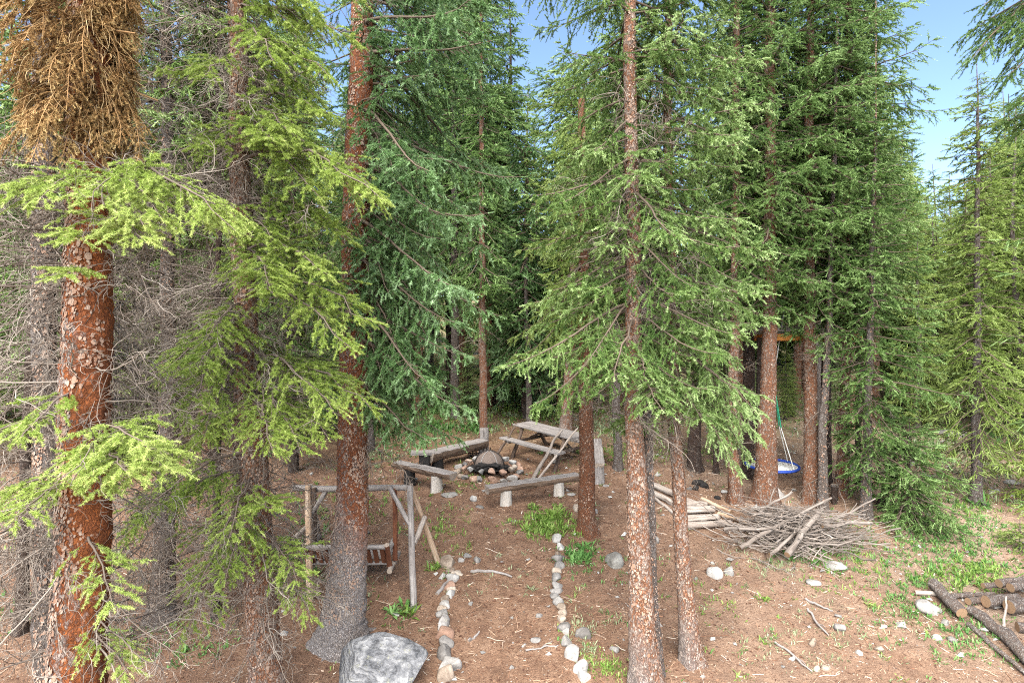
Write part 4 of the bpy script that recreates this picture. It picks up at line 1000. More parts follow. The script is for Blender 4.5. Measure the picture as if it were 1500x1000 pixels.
# clumps one can point at
for k,(px,py,n,L,w,mk,lab) in enumerate((
 (580,889,26,.20,.05,'leaf_green','leafy green plant left of the nearest swing post'),(603,903,30,.22,.05,'leaf_bright','bright leafy plant at the foot of the nearest swing post'),
 (594,884,20,.18,.05,'leaf_green','leafy plant just behind the nearest swing post'),
 (802,768,260,.20,.045,'leaf_bright','large bright green leafy patch at the far end of the path'),(852,812,110,.17,.05,'leaf_green','deeper green leafy bush at the end of the right stone row'),
 (1126,889,24,.12,.03,'leaf_bright','small bright green tuft alone on bare soil right of the trunks'),(1268,884,24,.12,.035,'leaf_bright','bright green tuft on bare soil left of the log heap'),
 (1195,825,26,.14,.04,'leaf_green','green rosette at the front edge of the brush pile'),(1112,925,18,.10,.03,'leaf_bright','yellow green tuft in the lower right among white pebbles'),
 (793,664,18,.16,.03,'leaf_green','tuft under the leaning sticks by the picnic table'),(744,738,16,.14,.03,'leaf_bright','tuft at the foot of the left bench stump'),(782,862,20,.13,.02,'leaf_pale','thin pale grass tuft in the middle of the path'),
 (1432,738,40,.3,.05,'leaf_green','low green growth at the foot of the lone slim spruce'),(878,972,20,.14,.02,'leaf_bright','grassy tuft beside the near end of the right stone row'),(640,832,40,.17,.03,'leaf_bright','leafy patch behind the large pale stone at the left row'))):
    g=Geo(); p=G(px,py); rr=R_(400+k); nn=max(1,n//14)
    for _ in range(nn): tuft(g,p+np.array([rr.normal(0,.05*nn**.5),rr.normal(0,.075*nn**.5),0]),n//nn,L,w,rr,.035,.75,rr.uniform(.3,.7))
    single('leafy_plant',g,[M[mk]],lab,'plant',p)

# ------------------------------------------------------------------ stones
def stone(px,py,wpx,hpx,mk,lab,seed,group=None,name='stone',cat='stone',facets=8,sink=.3,rough=.05,depth=.9,ico=None):
    p=G(px,py); k=F/p[1]; w=wpx/k; h=hpx/k*1.05
    g=rock_geo(p+np.array([0,w*depth*.3,h*(.5-sink)]),(w,w*depth,h*1.15),seed,facets,tint=R_(seed).uniform(.2,.8),rot=R_(seed).uniform(-.35,.35),rough=rough,ico=ico)
    return single(name,g,[M[mk]],lab,cat,p,group)
# boulder
r=R_(500); b=G(560,1000)
g=rock_geo(b+np.array([-.04,.12,.08]),(1.36,1.25,1.12),507,18,rough=.05,ico=ICO4,rot=.25,cut=(.55,.85))
single('boulder',g,[M['rock_boulder']],'large banded grey boulder in the foreground left of the stone row','boulder',b)
ORD=['nearest','second','third','fourth','fifth','sixth','seventh','eighth','ninth','tenth','eleventh','twelfth','thirteenth','fourteenth','fifteenth','sixteenth','seventeenth','eighteenth','nineteenth','twentieth','twenty-first','twenty-second','twenty-third','twenty-fourth']
left=[(655,999,30,24,'t','pale tan'),(655,986,36,30,'g','large pale grey'),(652,966,26,22,'g','round grey'),(652,950,23,18,'g','blue grey'),(649,938,30,24,'p','orange tan blocky'),(649,922,26,25,'g','dark mottled square'),(648,903,22,9,'w','flat white'),(647,896,15,10,'t','small tan'),(651,891,17,11,'g','grey rounded'),(652,883,16,11,'t','buff rounded'),(658,875,20,13,'w','white angular'),(659,866,16,9,'t','flat tan'),(657,862,19,11,'p','pinkish flat'),(661,851,20,15,'w','white domed'),(647,848,14,9,'w','little white'),(668,843,19,9,'t','mossy flat'),(660,840,14,12,'t','round tan'),(658,830,28,20,'t','large buff faceted'),(676,823,12,8,'g','small grey'),(686,817,14,8,'w','pale flat'),(700,823,12,9,'g','little speckled')]
right=[(856,1000,24,16,'w','pale speckled'),(852,990,22,26,'w','large speckled'),(840,967,22,24,'g','grey angular'),(832,948,20,18,'w','round white speckled'),(830,930,15,13,'g','grey wedge'),(825,922,20,14,'g','flat grey'),(825,911,16,15,'t','cream rounded'),(823,901,15,10,'t','cream flat'),(823,894,15,12,'t','cream'),(820,888,19,14,'w','white domed'),(813,878,16,12,'w','white'),(815,868,18,9,'g','flat grey'),(816,863,17,14,'w','white blocky'),(816,850,18,12,'w','wide white'),(816,840,15,10,'t','pinkish flat'),(819,833,17,11,'g','grey domed'),(818,821,20,13,'g','wide grey'),(817,815,12,8,'t','small tan'),(821,806,15,13,'w','pale'),(817,794,16,14,'w','pale round')]
mk={'t':'rock_tan','g':'rock_grey','p':'rock_pink','w':'rock_white'}
for side,rows in (('left',left),('right',right)):
    for k,(px,py,w,h,c,look) in enumerate(rows):
        stone(px,py,w*1.12,h*1.15,mk[c],'%s stone, %s from the camera in the %s stone row of the path'%(look,ORD[k],side),520+k+(50 if side=='right' else 0),'stones lining the path',name='border_stone',depth=1.05,sink=.38,rough=.085)
for k,(px,py,w,h,c,lab) in enumerate((
 (900,830,34,26,'rock_lichen','rounded grey lichened rock left of the tall flecked trunk'),(1050,846,26,24,'rock_white','larger of the two white rocks right of the slender trunk'),(1071,842,17,18,'rock_white','smaller of the two white rocks right of the slender trunk'),
 (1193,857,26,9,'rock_white','flat white rock below the brush pile'),(1231,925,23,17,'rock_white','pale oval rock on the bare slope left of the log heap'),(1193,946,16,13,'rock_tan','cream oval rock below the pale oval rock'),(1162,968,12,9,'rock_white','white pebble left of the cream lumps at the bottom right'),
 (1199,984,12,12,'rock_tan','left one of two small cream lumps at the bottom right'),(1212,982,14,11,'rock_tan','right one of two small cream lumps at the bottom right'),(1262,960,14,9,'rock_white','small white rock near the bottom right corner'),(1290,955,20,11,'rock_tan','pale flat rock at the bottom right with a twig on it'),
 (1370,900,46,22,'rock_grey','flat grey slab half buried left of the log heap'),(1388,915,17,12,'rock_lichen','small mossy rock below the cut log'),(1376,938,18,9,'rock_grey','grey rock below the mossy rock, left of the long pole'),(1398,940,15,8,'rock_grey','little grey rock beside the long pole'),
 (1143,732,40,22,'rock_grey','flat grey rock behind the brush pile beneath the hoop swing'),(1225,836,44,18,'rock_white','pale slab poking out under the front of the brush pile'),(855,935,28,18,'rock_grey','blue grey wedge stone lying right of the right stone row'),(900,955,16,11,'rock_grey','grey chip at the left of the tall flecked trunk foot'),
 (785,940,16,9,'rock_white','white mossy stone lying in the middle of the path'),(768,947,9,7,'rock_grey','small grey stone beside the white mossy one in the path'),(750,980,8,11,'rock_grey','small upright stone low in the path'),(790,905,11,9,'rock_grey','speckled pebble in the path'),(690,886,9,6,'rock_white','white pebble by the left stone row'),
 (750,906,9,5,'rock_white','white pebble in the path centre'),(658,728,28,8,'rock_grey','flat rock by the stump of the left bench'),(695,735,16,13,'rock_white','whitish rock on the ground between the two near benches'),(702,745,14,8,'rock_grey','small rock touching the whitish rock between the benches'),(836,726,16,6,'rock_grey','flat rock at the right stump of the near bench'),
 (848,748,28,12,'rock_tan','flat pale rock left of the rust red trunk'),(873,752,9,10,'rock_grey','dark rock peeping out right of the rust red trunk'),(889,713,12,5,'rock_grey','flat stone at the foot of the end-on bench'),(958,795,18,14,'rock_grey','grey rock between the tall flecked trunk and the white logs'),
 (1010,718,10,8,'rock_grey','grey rock near the charred lumps'),(1064,722,14,6,'rock_white','pale flat rock left of the greyish trunk'),(600,705,22,10,'rock_grey','rock left of the blackened bench support'),(1105,640,14,9,'rock_grey','small rock far behind the hoop swing'),(1340,680,26,9,'rock_white','pale rock on the slope behind the young bushy spruce'),
 (1360,700,22,9,'rock_white','second pale rock on the slope behind the young bushy spruce'),(1470,690,24,12,'rock_grey','grey rock on the slope at the far right'),(1490,710,26,12,'rock_grey','grey rock at the right edge above the sapling'),(1462,722,22,10,'rock_white','pale rock near the right edge below the grey one'),(1405,640,50,14,'rock_grey','long dark grey rock beyond the lone slim spruce'),(1250,690,24,18,'rock_grey','mossy grey rock in shade behind the slim straight spruce'),
 (290,870,10,6,'rock_grey','small rock among dead twigs left of the lime fir'),(110,903,16,8,'rock_grey','mossy flat stone on the ground at the lower left'))):
    stone(px,py,w,h,c,lab,600+k,name='rock',cat='rock',sink=.36,rough=.07,facets=10)
# ------------------------------------------------------------------ fire pit
pc=G(716,693); pc=np.array([pc[0],G(716,690)[1],0]); pc[2]=gzf(pc[0],pc[1]); k0=F/pc[1]
r=R_(700); nst=34
special={0:('rock_pink','rust pink stone at the front of the fire ring'),2:('rock_grey','big round grey stone at the front of the fire ring')}
for q in range(nst):
    row=q>=20; n_=20 if not row else 14; kk=q if not row else q-20
    a=-PI/2+.18+kk*2*PI/n_+r.normal(0,.06); R=.74 if not row else .60
    s=r.uniform(.17,.27) if not row else r.uniform(.16,.22)
    x=pc[0]+math.cos(a)*R; y=pc[1]+math.sin(a)*R*.95; z=gzf(x,y)
    c=['rock_tan','rock_grey','rock_tan','rock_pink','rock_white'][r.integers(5)]; lab='stone in the ring round the fire pit'; gp='stones of the fire ring'
    if q in special: c,lab=special[q]; gp='stones of the fire ring'; s=.26
    p=np.array([x,y,z]); g=rock_geo(p+[0,0,s*.22 if not row else .17],(s*1.15,s,s*.8),700+q,9,tint=r.uniform(.2,.8),rough=.06)
    single('fire_ring_stone',g,[M[c]],lab,'stone',p,gp)
o=thing('charcoal_heap','heap of black charcoal and charred wood inside the fire ring','charcoal',pc)
g=Geo()
for q in range(46):
    a=r.uniform(0,6.28); R=.46*math.sqrt(r.random()); s=r.uniform(.05,.13)
    g.merge(rock_geo(pc+[math.cos(a)*R,-.22+math.sin(a)*R*.55,.12+.09*(1-R/.46)],(s*1.6,s,s*.8),800+q,10))
a=np.linspace(0,2*PI,25)[:-1]; rim=np.stack([pc[0]+.52*np.cos(a),pc[1]+.50*np.sin(a),np.full(24,pc[2]+.10)],1); vv=np.vstack([rim,pc+[0,0,.15]])
g.add(vv,np.stack([np.arange(24),(np.arange(24)+1)%24,np.full(24,24)],1),None,.5,0,True)
part('coals',g,[M['char']],o)
for q in range(3):
    a=r.uniform(-.4,.4)+q*1.2; p=pc+[0,-.3,.21]; d=np.array([math.cos(a),math.sin(a)*.6,.05])*.3
    part('charred_log',log_geo(p-d,p+d,.035,.028,9,5,.01),[M['char'],M['char']],o)
# half dome spark screen, opened toward the camera
o=thing('fire_screen','rusty dome shaped mesh spark screen with pale frame bars over the fire pit','fire screen',pc)
R=.34; cc=pc+np.array([.0,.12,.12]); g=Geo()
el=np.linspace(0,PI/2,10); az=np.linspace(0.0,2*PI,19); E,A=np.meshgrid(el,az,indexing='ij')
for off in (0,.006):
    V=np.stack([np.cos(A)*np.cos(E)*(R+off),np.sin(A)*np.cos(E)*(R+off),np.sin(E)*(R+off)],-1)+cc
    i=np.arange(9)[:,None]*19; j=np.arange(18)[None]; q=i+j
    g.add(V.reshape(-1,3),np.stack([np.stack([q,q+1,q+20],-1),np.stack([q,q+20,q+19],-1)],2).reshape(-1,3),None,.5,0,True)
part('mesh_dome',g,[M['rust_mesh']],o)
def arc(pts,rad,par,mt='iron',nm='frame_bar',sides=7):
    part(nm,tubes(np.array(pts)[None],np.full((1,len(pts)),rad),sides),[M[mt]],par)
t=np.linspace(0,2*PI,25); arc(np.stack([cc[0]+np.cos(t)*(R+.012),cc[1]+np.sin(t)*(R+.012),np.full(25,cc[2]+.01)],1),.014,o)
for az_ in (-2.15,-.95,.6,2.2):
    t=np.linspace(0,PI/2,10); q=R+.012; arc(np.stack([cc[0]+math.cos(az_)*np.sin(t)*q,cc[1]+math.sin(az_)*np.sin(t)*q,cc[2]+np.cos(t)*q],1),.012,o,'wood_grey' if az_<0 else 'iron')
t=np.linspace(0,PI,17); arc(np.stack([cc[0]+np.cos(t)*(R+.015),np.full(17,cc[1]-.02),cc[2]+np.sin(t)*(R+.015)],1),.016,o)

# ------------------------------------------------------------------ log benches
def bench(a,b,width,th,label,stumps,seat_mat='wood_grey',stump_mats=('wood_white','wood_white'),seat_h=.42,taper=(1,1)):
    """a,b: ground points under the seat ends"""
    a=np.array(a);b=np.array(b); base=(a+b)/2; base[2]=gzf(base[0],base[1])
    o=thing('log_bench',label,'bench',base)
    za=gzf(a[0],a[1])+seat_h; zb=gzf(b[0],b[1])+seat_h; p0=np.array([a[0],a[1],za]); p1=np.array([b[0],b[1],zb])
    g=profile_geo(p0,p1,half_round(width,th),n=12,jit=.006,capmi=1,taper=taper,edge_mi=[2]*8+[0]*3)
    part('seat',g,[M[seat_mat],M['cutgrey'],M['wood_bark']],o)
    for (f,rad),sm in zip(stumps,stump_mats):
        q=a+(b-a)*f; zg=gzf(q[0],q[1]); top=za+(zb-za)*f-th*.75
        g=Geo(); n=7; z=np.linspace(zg-.08,top,n); th_=np.linspace(0,2*PI,18,endpoint=False); rr=R_(int(q[0]*1000)%997)
        Rr=rad*(1+.16*np.linspace(1,0,n)**2)[:,None]*(1+.05*np.cos(3*th_+1)+.04*np.cos(5*th_))[None]*(1+rr.normal(0,.015,(n,18)))
        V=np.stack([q[0]+Rr*np.cos(th_),q[1]+Rr*np.sin(th_),np.broadcast_to(z[:,None],Rr.shape)],-1)
        i=np.arange(n-1)[:,None]*18;j=np.arange(18)[None];kk=(j+1)%18
        g.add(V.reshape(-1,3),np.stack([np.stack([i+j,i+kk,i+18+kk],-1),np.stack([i+j,i+18+kk,i+18+j],-1)],2).reshape(-1,3),np.stack([np.broadcast_to(z[:,None],Rr.shape),np.broadcast_to(th_[None]*rad,Rr.shape)],-1).reshape(-1,2),rr.uniform(.2,.8),0,True)
        part('stump',g,[M[sm]],o)
    return o
def gp(px,py,Y): # point over the ground at image column px and depth Y
    x=(px-750)/F*Y; return np.array([x,Y,gzf(x,Y)])
bench(gp(713,745,11.95),gp(846,730,12.75),.30,.15,'grey half log bench on two white stumps, nearest the camera',((.20,.115),(.78,.11)))
bench(gp(581,720,13.4),gp(664,720,12.55),.30,.15,'half log bench with a charred end, left of the fire pit',((.24,.12),(.72,.12)),stump_mats=('char','wood_white'))
g_b=bench(gp(627,690,13.9),gp(708,690,15.3),.42,.24,'thick log bench behind the fire pit on the left',((.16,.13),),seat_h=.40,stump_mats=('char',))
bench(gp(876.5,690,13.2),gp(873,690,14.9),.28,.12,'short log bench seen end on, right of the picnic table',((.08,.13),(.88,.13)),stump_mats=('wood_grey','wood_grey'),seat_h=.47)
p=gp(618,690,13.95); o=thing('side_table','small plank topped block with blackened side at the end of the thick log bench','side table',p)
part('block',profile_geo(p+[0.08,0,-.05],p+[0.08,0,.36],rect(.26,.30,.02),up=(0,1,0),n=5,jit=.005),[M['char']],o)
part('top',profile_geo(p+[-.26,-.02,.40],p+[.30,.04,.40],rect(.36,.06),n=6,jit=.004,capmi=1),[M['wood_grey'],M['cutgrey']],o)

# tall grey stump and iron grate
p=gp(708,656,15.55); o=thing('stump','tall grey sawn stump standing behind the thick log bench','stump',p)
g=log_geo(p-[0,0,.1],p+[0.02,0,.66],.14,.115,18,9,.006,1,rough=.03); part('wood',g,[M['wood_grey'],M['wood_grey']],o)
p=gp(703,655,15.0); o=thing('fire_grate','black iron fire grate with upright tines beside the tall stump','grate',p)
for dx in np.linspace(-.28,.28,7):
    arc([p+[dx,.16,.14],p+[dx,-.12,.14],p+[dx,-.18,.17],p+[dx,-.19,.32]],.012,o,'iron','tine',6)
for dy in (-.1,.13): arc([p+[-.32,dy,.12],p+[.32,dy,.12]],.013,o,'iron','cross_bar',6)
for dx in (-.26,.26):
    for dy in (-.1,.13): arc([p+[dx,dy,.12],p+[dx,dy,-.02]],.013,o,'iron','leg',6)

# ------------------------------------------------------------------ picnic table
A=W(765,626.5,15.75); B=W(851,643,14.35); A[2]=gzf(A[0],A[1])+.74; B[2]=gzf(B[0],B[1])+.72
base=(A+B)/2; base[2]=gzf(base[0],base[1]); o=thing('picnic_table','weathered grey wooden picnic table with bench seats beyond the fire pit','picnic table',base)
d=norm((B-A)*[1,1,0]); s=np.array([d[1],-d[0],0]); s=s if s[1]<0 else -s    # s points to the camera side
for k in range(5):
    off=s*((k-2)*.152); part('tabletop_plank',profile_geo(A+off,B+off,rect(.143,.045),n=8,jit=.0025,tint=rng.uniform(.1,.9),capmi=0,sag=.01),[M['wood_grey']],o)
for sg in (1,-1):
    for k in range(2):
        off=s*sg*(.66+k*.15)-np.array([0,0,.30]); part('seat_plank',profile_geo(A+off,B+off,rect(.14,.045),n=8,jit=.0025,tint=rng.uniform(.1,.9),sag=.01),[M['wood_grey']],o)
for f in (.14,.86):
    c=A+(B-A)*f; cg=np.array([c[0],c[1],0])
    for sg in (1,-1):
        ft=c+s*sg*.70; ft[2]=gzf(ft[0],ft[1])-.03; tp=c+s*sg*.27-[0,0,.03]
        part('leg',log_geo(ft,tp,.05,.045,9,5,.006),[M['wood_dark'],M['cutgrey']],o)
    q=c-np.array([0,0,.355]); part('cross_beam',log_geo(q-s*.84,q+s*.84,.042,.042,9,5,.006),[M['wood_dark'],M['cutgrey']],o)
    q=c-np.array([0,0,.055]); part('batten',profile_geo(q-s*.36,q+s*.36,rect(.08,.05)),[M['wood_dark']],o)
    q=c-np.array([0,0,.34]); m=A+(B-A)*(.5+(f-.5)*.25)-np.array([0,0,.05]); part('brace',log_geo(q,m,.03,.03,8,4,.004),[M['wood_dark'],M['cutgrey']],o)
# sticks leaning on it
def crooked(p0,p1,r0,r1,wob,seed,mats,label,fork=None,name='stick',cat='stick',group=None,sides=8,base=None):
    r=R_(seed); n=12; t=np.linspace(0,1,n); P=p0+(p1-p0)*t[:,None]; w=np.cumsum(r.normal(0,1,(n,3)),0); w-=w[0]+(w[-1]-w[0])*t[:,None]
    P=P+w*wob; g=tubes(P[None],np.linspace(r0,r1,n)[None]*(1+r.normal(0,.06,n)),sides,tint=r.uniform(.2,.8),caps=1)
    if fork:
        for f,L,a in fork:
            i=int(f*(n-1)); d=norm(norm(P[min(i+1,n-1)]-P[i])+np.array(a)); Q=P[i]+d*np.linspace(0,L,5)[:,None]+np.cumsum(r.normal(0,.008,(5,3)),0)
            tubes(Q[None],np.linspace(r1*.9,r1*.5,5)[None],6,tint=.5,g=g)
    return single(name,g,mats,label,cat,p0 if base is None else base,group)
q=gp(779,0,13.35); crooked(q,W(823.5,629,14.45),.055,.028,.012,1,[M['wood_stick'],M['cut']],'thicker crooked bare stick leaning on the picnic table',[(.2,.12,(.6,0,0))])
q=gp(786,0,13.3); crooked(q,W(846,627,14.2),.034,.018,.010,2,[M['wood_log'],M['cut']],'thinner pale crooked stick leaning on the picnic table',[(.72,.3,(.3,0,.3)),(.5,.12,(-.6,0,.2))])
q=gp(716,0,14.4); crooked(q,W(757,619,15.5),.05,.02,.012,3,[M['wood_dark'],M['cut']],'dark crooked branch leaning on the left end of the picnic table',[(.75,.18,(-.3,0,.6)),(.85,.15,(.6,0,.2))])
# red and white bottle hanging by the table end
p=W(852,662,13.6); p[2]-=.2; o=thing('gas_bottle','narrow red and white cylinder at the right end of the picnic table','cylinder',[p[0],p[1],gzf(p[0],p[1])])
gpz=gzf(p[0],p[1])
def lathe(c,prof,sides=16,mi=0): 
    P=np.array([[c[0],c[1],c[2]+z] for _,z in prof]); return tubes(P[None],np.array([[q for q,_ in prof]]),sides)
c=np.array([p[0],p[1],gpz])
part('body',lathe(c,[(.001,0),(.05,.0),(.052,.02),(.052,.20)]),[M['white_paint']],o); part('upper_body',lathe(c,[(.053,.20),(.053,.42),(.045,.46),(.018,.48)]),[M['red_paint']],o); part('valve',lathe(c,[(.016,.48),(.016,.53),(.001,.535)],10),[M['iron']],o)
part('red_band',lathe(c,[(.0535,.045),(.0535,.08)]),[M['red_paint']],o)

# ------------------------------------------------------------------ log swing
bR=gp(606,0,9.1); bR[0]=W(606,893,9.1)[0]
FR=G(606,893); BR=G(643,822); TR=W(600,714,9.62)
TL=W(452,714,9.75); BL=G(475,812); BL=gp(474,0,10.25); FL=gp(455,0,9.2)
base=(FR+BR+FL+BL)/4; base[2]=gzf(base[0],base[1])
o=thing('log_swing','weathered log A-frame with a hanging bench swing behind the big trunk','swing',base)
def pole(nm,p0,p1,r,mt,wob=.006,par=o): return part(nm,log_geo(p0,p1,r,r*.92,10,9,wob,1,rough=.03),[M[mt],M['cutgrey']],par)
pole('top_beam',TL-[.25,0,0],TR+[.03,0,0],.055,'wood_grey')
dn=np.array([0,0,.06])
pole('post',FR-dn,TR+[.02,-.08,.06],.055,'wood_grey',.004); pole('post',BR-dn,TR+[0,.07,.03],.05,'wood_tan',.004)
pole('post',FL-dn,TL+[.02,-.08,.06],.055,'wood_tan',.004); pole('post',BL-dn,TL+[.0,.07,.03],.05,'wood_dark',.004)
fm=FR+(TR-FR)*.70; bm=BR+(TR-BR)*.66; pole('brace',TR+np.array([-.34,-.02,.04]),fm+[0,-.07,.0],.042,'wood_grey',.003)
f2=FR+(TR-FR)*.52; b2=BR+(TR-BR)*.62; pole('cross_bar',f2+[.03,.05,0],b2+[.06,.0,0],.045,'wood_log',.003)
fl2=FL+(TL-FL)*.55; bl2=BL+(TL-BL)*.6; pole('cross_bar',fl2+[-.24,-.05,0],bl2,.042,'wood_log',.003); pole('brace',TL+np.array([.32,-.02,.0]),FL+(TL-FL)*.72,.04,'wood_grey',.003)
# hanging seat: its back is toward the camera
xl,xr=TL[0]+.10,TR[0]-.30; ys_=9.52; zs=gzf(FR[0],9.6)+.52; bz=TR[2]
g0=np.array([0,0,0.])
for x,mt in ((xl+.03,'wood_dark'),(xr+.05,'wood_red')): pole('hanger',np.array([x,ys_+.16,zs-.02]),np.array([x,ys_+.12,bz+.0]),.042,mt,.003)
pole('seat_rail',np.array([xl,ys_-.02,zs]),np.array([xr,ys_-.02,zs]),.035,'wood_grey',.003); pole('seat_rail',np.array([xl,ys_+.46,zs+.04]),np.array([xr,ys_+.46,zs+.04]),.04,'wood_grey',.003)
for k in range(5): 
    yy=ys_+.06+k*.085; part('seat_slat',profile_geo([xl+.02,yy,zs+.055],[xr-.02,yy,zs+.055],rect(.07,.025),n=4,jit=.002),[M['wood_grey']],o)
tb=np.array([0,-.22,.34])
for x in (xl,xr): 
    pole('back_post',np.array([x,ys_-.03,zs-.04]),np.array([x,ys_-.03,zs])+tb*1.12,.045,'wood_red',.002)
    pole('arm_rest',np.array([x,ys_-.16,zs+.25]),np.array([x+.0,ys_+.48,zs+.27]),.042,'wood_grey',.003); pole('arm_post',np.array([x,ys_+.43,zs]),np.array([x,ys_+.43,zs+.26]),.035,'wood_red',.002)
    pole('seat_runner',np.array([x+.02,ys_-.16,zs-.085]),np.array([x+.02,ys_+.62,zs-.07]),.045,'wood_log',.003)
pole('back_rail',np.array([xl-.02,ys_-.03,zs])+tb,np.array([xr+.02,ys_-.03,zs])+tb,.042,'wood_grey',.003)
for x in np.linspace(xl+.09,xr-.09,11):
    part('back_slat',profile_geo(np.array([x,ys_-.03,zs]),np.array([x,ys_-.03,zs])+tb*.96,rect(.075,.03),up=(0,1,0),n=4,jit=.002,tint=rng.uniform(0,1)),[M['wood_red']],o)

# ------------------------------------------------------------------ blue hoop swing
Yh=13.3; hc=W(1131,681,Yh); gzh=gzf(hc[0],hc[1]); hc[2]=max(hc[2],gzh+.25)
o=thing('hoop_swing','blue padded hoop web swing hanging on ropes among the right trunks','hoop swing',[hc[0],hc[1],gzh])
t=np.linspace(0,2*PI,33); Rh=.56; pts=np.stack([hc[0]+Rh*np.cos(t),hc[1]+Rh*np.sin(t),hc[2]+.035*np.sin(t)],1)
part('hoop',tubes(pts[None],np.full((1,33),.032),10),[M['blue_foam']],o)
g=Geo()
for a in np.linspace(0,PI,17)[:-1]:
    p=np.array([math.cos(a),math.sin(a),0])*Rh; tubes(np.array([[hc-p,hc-[0,0,.05],hc+p]]),np.full((1,3),.006),5,g=g)
for f in (.15,.3,.45,.6,.75,.9):
    q=np.stack([hc[0]+Rh*f*np.cos(t),hc[1]+Rh*f*np.sin(t),np.full(33,hc[2]-.045*(1-f))],1); tubes(q[None],np.full((1,33),.006),5,g=g)
part('web',g,[M['rope_pale']],o)
kn=hc+np.array([.03,0,1.42]); kn2=kn+[0.0,0,.55]; top=kn+[.06,0,2.2]
for a in (.5,1.9,3.6,5.2):
    e=hc+np.array([math.cos(a)*Rh,math.sin(a)*Rh,0]); m=e+(kn-e)*.62
    part('rope',tubes(np.array([[e,m]]),np.full((1,2),.009),6),[M['rope_pale']],o); part('strap',tubes(np.array([[m,kn2]]),np.full((1,2),.013),6),[M['rope_green']],o)
for dx in (-.04,.05): part('hanging_rope',tubes(np.array([[kn2,top+[dx*4,0,0]]]),np.full((1,2),.012),6),[M['rope_pale']],o)

# ------------------------------------------------------------------ platform in the trees
Yp=13.0
a=W(1098,494,Yp); b=W(1262,494,Yp); o=thing('tree_platform','orange edged wooden platform with grey rail set between the right trunks','tree platform',[(a[0]+b[0])/2,Yp,gzf((a[0]+b[0])/2,Yp)])
part('edge_beam',profile_geo(a+[.45,0,0],b,rect(.05,.15),n=4,jit=.002),[M['wood_orange']],o)
for k in range(8): part('deck_board',profile_geo(a+[.1,.11+k*.145,.10],b+[0,.11+k*.145,.10],rect(.135,.035),n=4,jit=.002,tint=rng.uniform(0,1)),[M['wood_grey']],o)
part('edge_beam',profile_geo(a+[0,1.22,0],b+[0,1.22,0],rect(.05,.15),n=4,jit=.002),[M['wood_orange']],o)
part('rail',profile_geo(a+[.02,-.03,.20],b+[.0,-.03,.20],rect(.04,.13),n=4,jit=.003),[M['wood_grey']],o)
for p in (a+[.1,1.15,0],b+[-.1,1.15,0],b+[-.05,.05,0],a+[.25,.08,0]): part('post',log_geo([p[0],p[1],gzf(p[0],p[1])-.1],p+[0,0,.0],.06,.055,10,8,.006),[M['bark_dark'],M['cutgrey']],o)

# ------------------------------------------------------------------ logs
LM=[M['wood_log'],M['cut']]
def glog(x0,y0,x1,y1,d,lab,group,lift=0,mt='wood_log',cut='cut',r1=None,wob=.006,lift1=None,name='log'):
    p0=G(x0,y0);p1=G(x1,y1); rr=d/2/F*(p0[1]+p1[1])/2
    p0=p0+[0,0,rr+lift]; p1=p1+[0,0,rr+(lift if lift1 is None else lift1)]
    g=log_geo(p0,p1,rr,rr*.9 if r1 is None else r1/2/F*p1[1],12,9,wob,1,rough=.03)
    b=(p0+p1)/2; b[2]=gzf(b[0],b[1]); single(name,g,[M[mt],M[cut]],lab,'log',b,group)
gw='pale peeled logs behind the slender red trunk'
for x0,y0,x1,y1,d,lab,l in ((1004,744,1036,744,8,'short pale log, farthest of the parallel stack',.02),(999,751,1047,751,9,'reddish pale log, second in the parallel stack',.02),(1000,756,1047,755,6,'thin pale log in the middle of the parallel stack',.06),(1002,763,1053,761,9,'pale log with a bright end, fourth in the parallel stack',.0),(1004,769,1050,765,6,'thin white log near the front of the parallel stack',.05),(1002,774,1071,770,10,'longest pale log, nearest of the parallel stack',.0),
  (958,716,998,733,10,'thick white log slanting behind the tall flecked trunk',.0),(957,726,997,748,9,'second white slanting log behind the tall flecked trunk',.0),(959,732,990,757,5,'thin forked white stick slanting beside the white logs',.0),(1000,735,1030,747,9,'white log end just right of the slender red trunk',.0)):
    glog(x0,y0,x1,y1,d,lab,gw,l)
glog(1028,736,1071,756,7,'long tan pole slanting above the parallel logs',gw,.03,'wood_tan'); glog(1052,757,1094,771,7,'tan pole slanting from the logs into the brush pile',gw,.03,'wood_tan')
gh='logs of the heap at the lower right'
glog(1367,866,1409,910,17,'thick flaky cut log with brown end slanting at the left of the heap',gh,.04,'bark_log'); glog(1376,866,1412,900,9,'log lying behind the thick slanting one',gh,.02,'bark_log')
glog(1418,917,1510,996,8,'long thin pole running to the lower right corner',gh,.0,'bark_log',r1=6); glog(1340,871,1372,873,7,'short stick end poking out left of the thick slanting log',gh,.0,'wood_log')
for x0,y0,x1,y1,d,lf,lab in ((1418,888,1460,883,10,.03,'log with a small round end lowest at the back of the heap'),(1444,893,1490,888,16,.05,'thick log with pale oval cut end in the middle of the heap'),(1478,903,1540,896,20,.05,'thickest log with orange cut end at the right of the heap'),(1463,878,1530,872,12,.20,'upper log with a dark cut end at the back of the heap'),(1480,887,1540,880,13,.22,'upper log with a tan cut end at the right edge'),(1394,878,1424,876,8,.02,'short grey log at the back left of the heap'),(1424,877,1456,875,6,.03,'thin dead branch lying across the back of the heap'),(1440,872,1500,867,8,.12,'thin bark covered log topmost at the back of the heap'),(1490,925,1540,934,15,.0,'log with a bright orange end low at the right edge')):
    glog(x0,y0,x1,y1,d,lab,gh,lf,'bark_log','cut')
pts=[G(1420,900),G(1440,912),G(1456,928),G(1474,938),G(1490,958),G(1512,985)]; P=np.array(pts)+[0,0,.09]
g=tubes(P[None],np.array([[.07,.085,.08,.11,.085,.07]])*.95,12,tint=.3,caps=1); single('log',g,[M['bark_log'],M['cut']],'gnarled dark bent log in front of the heap','log',pts[2],gh)
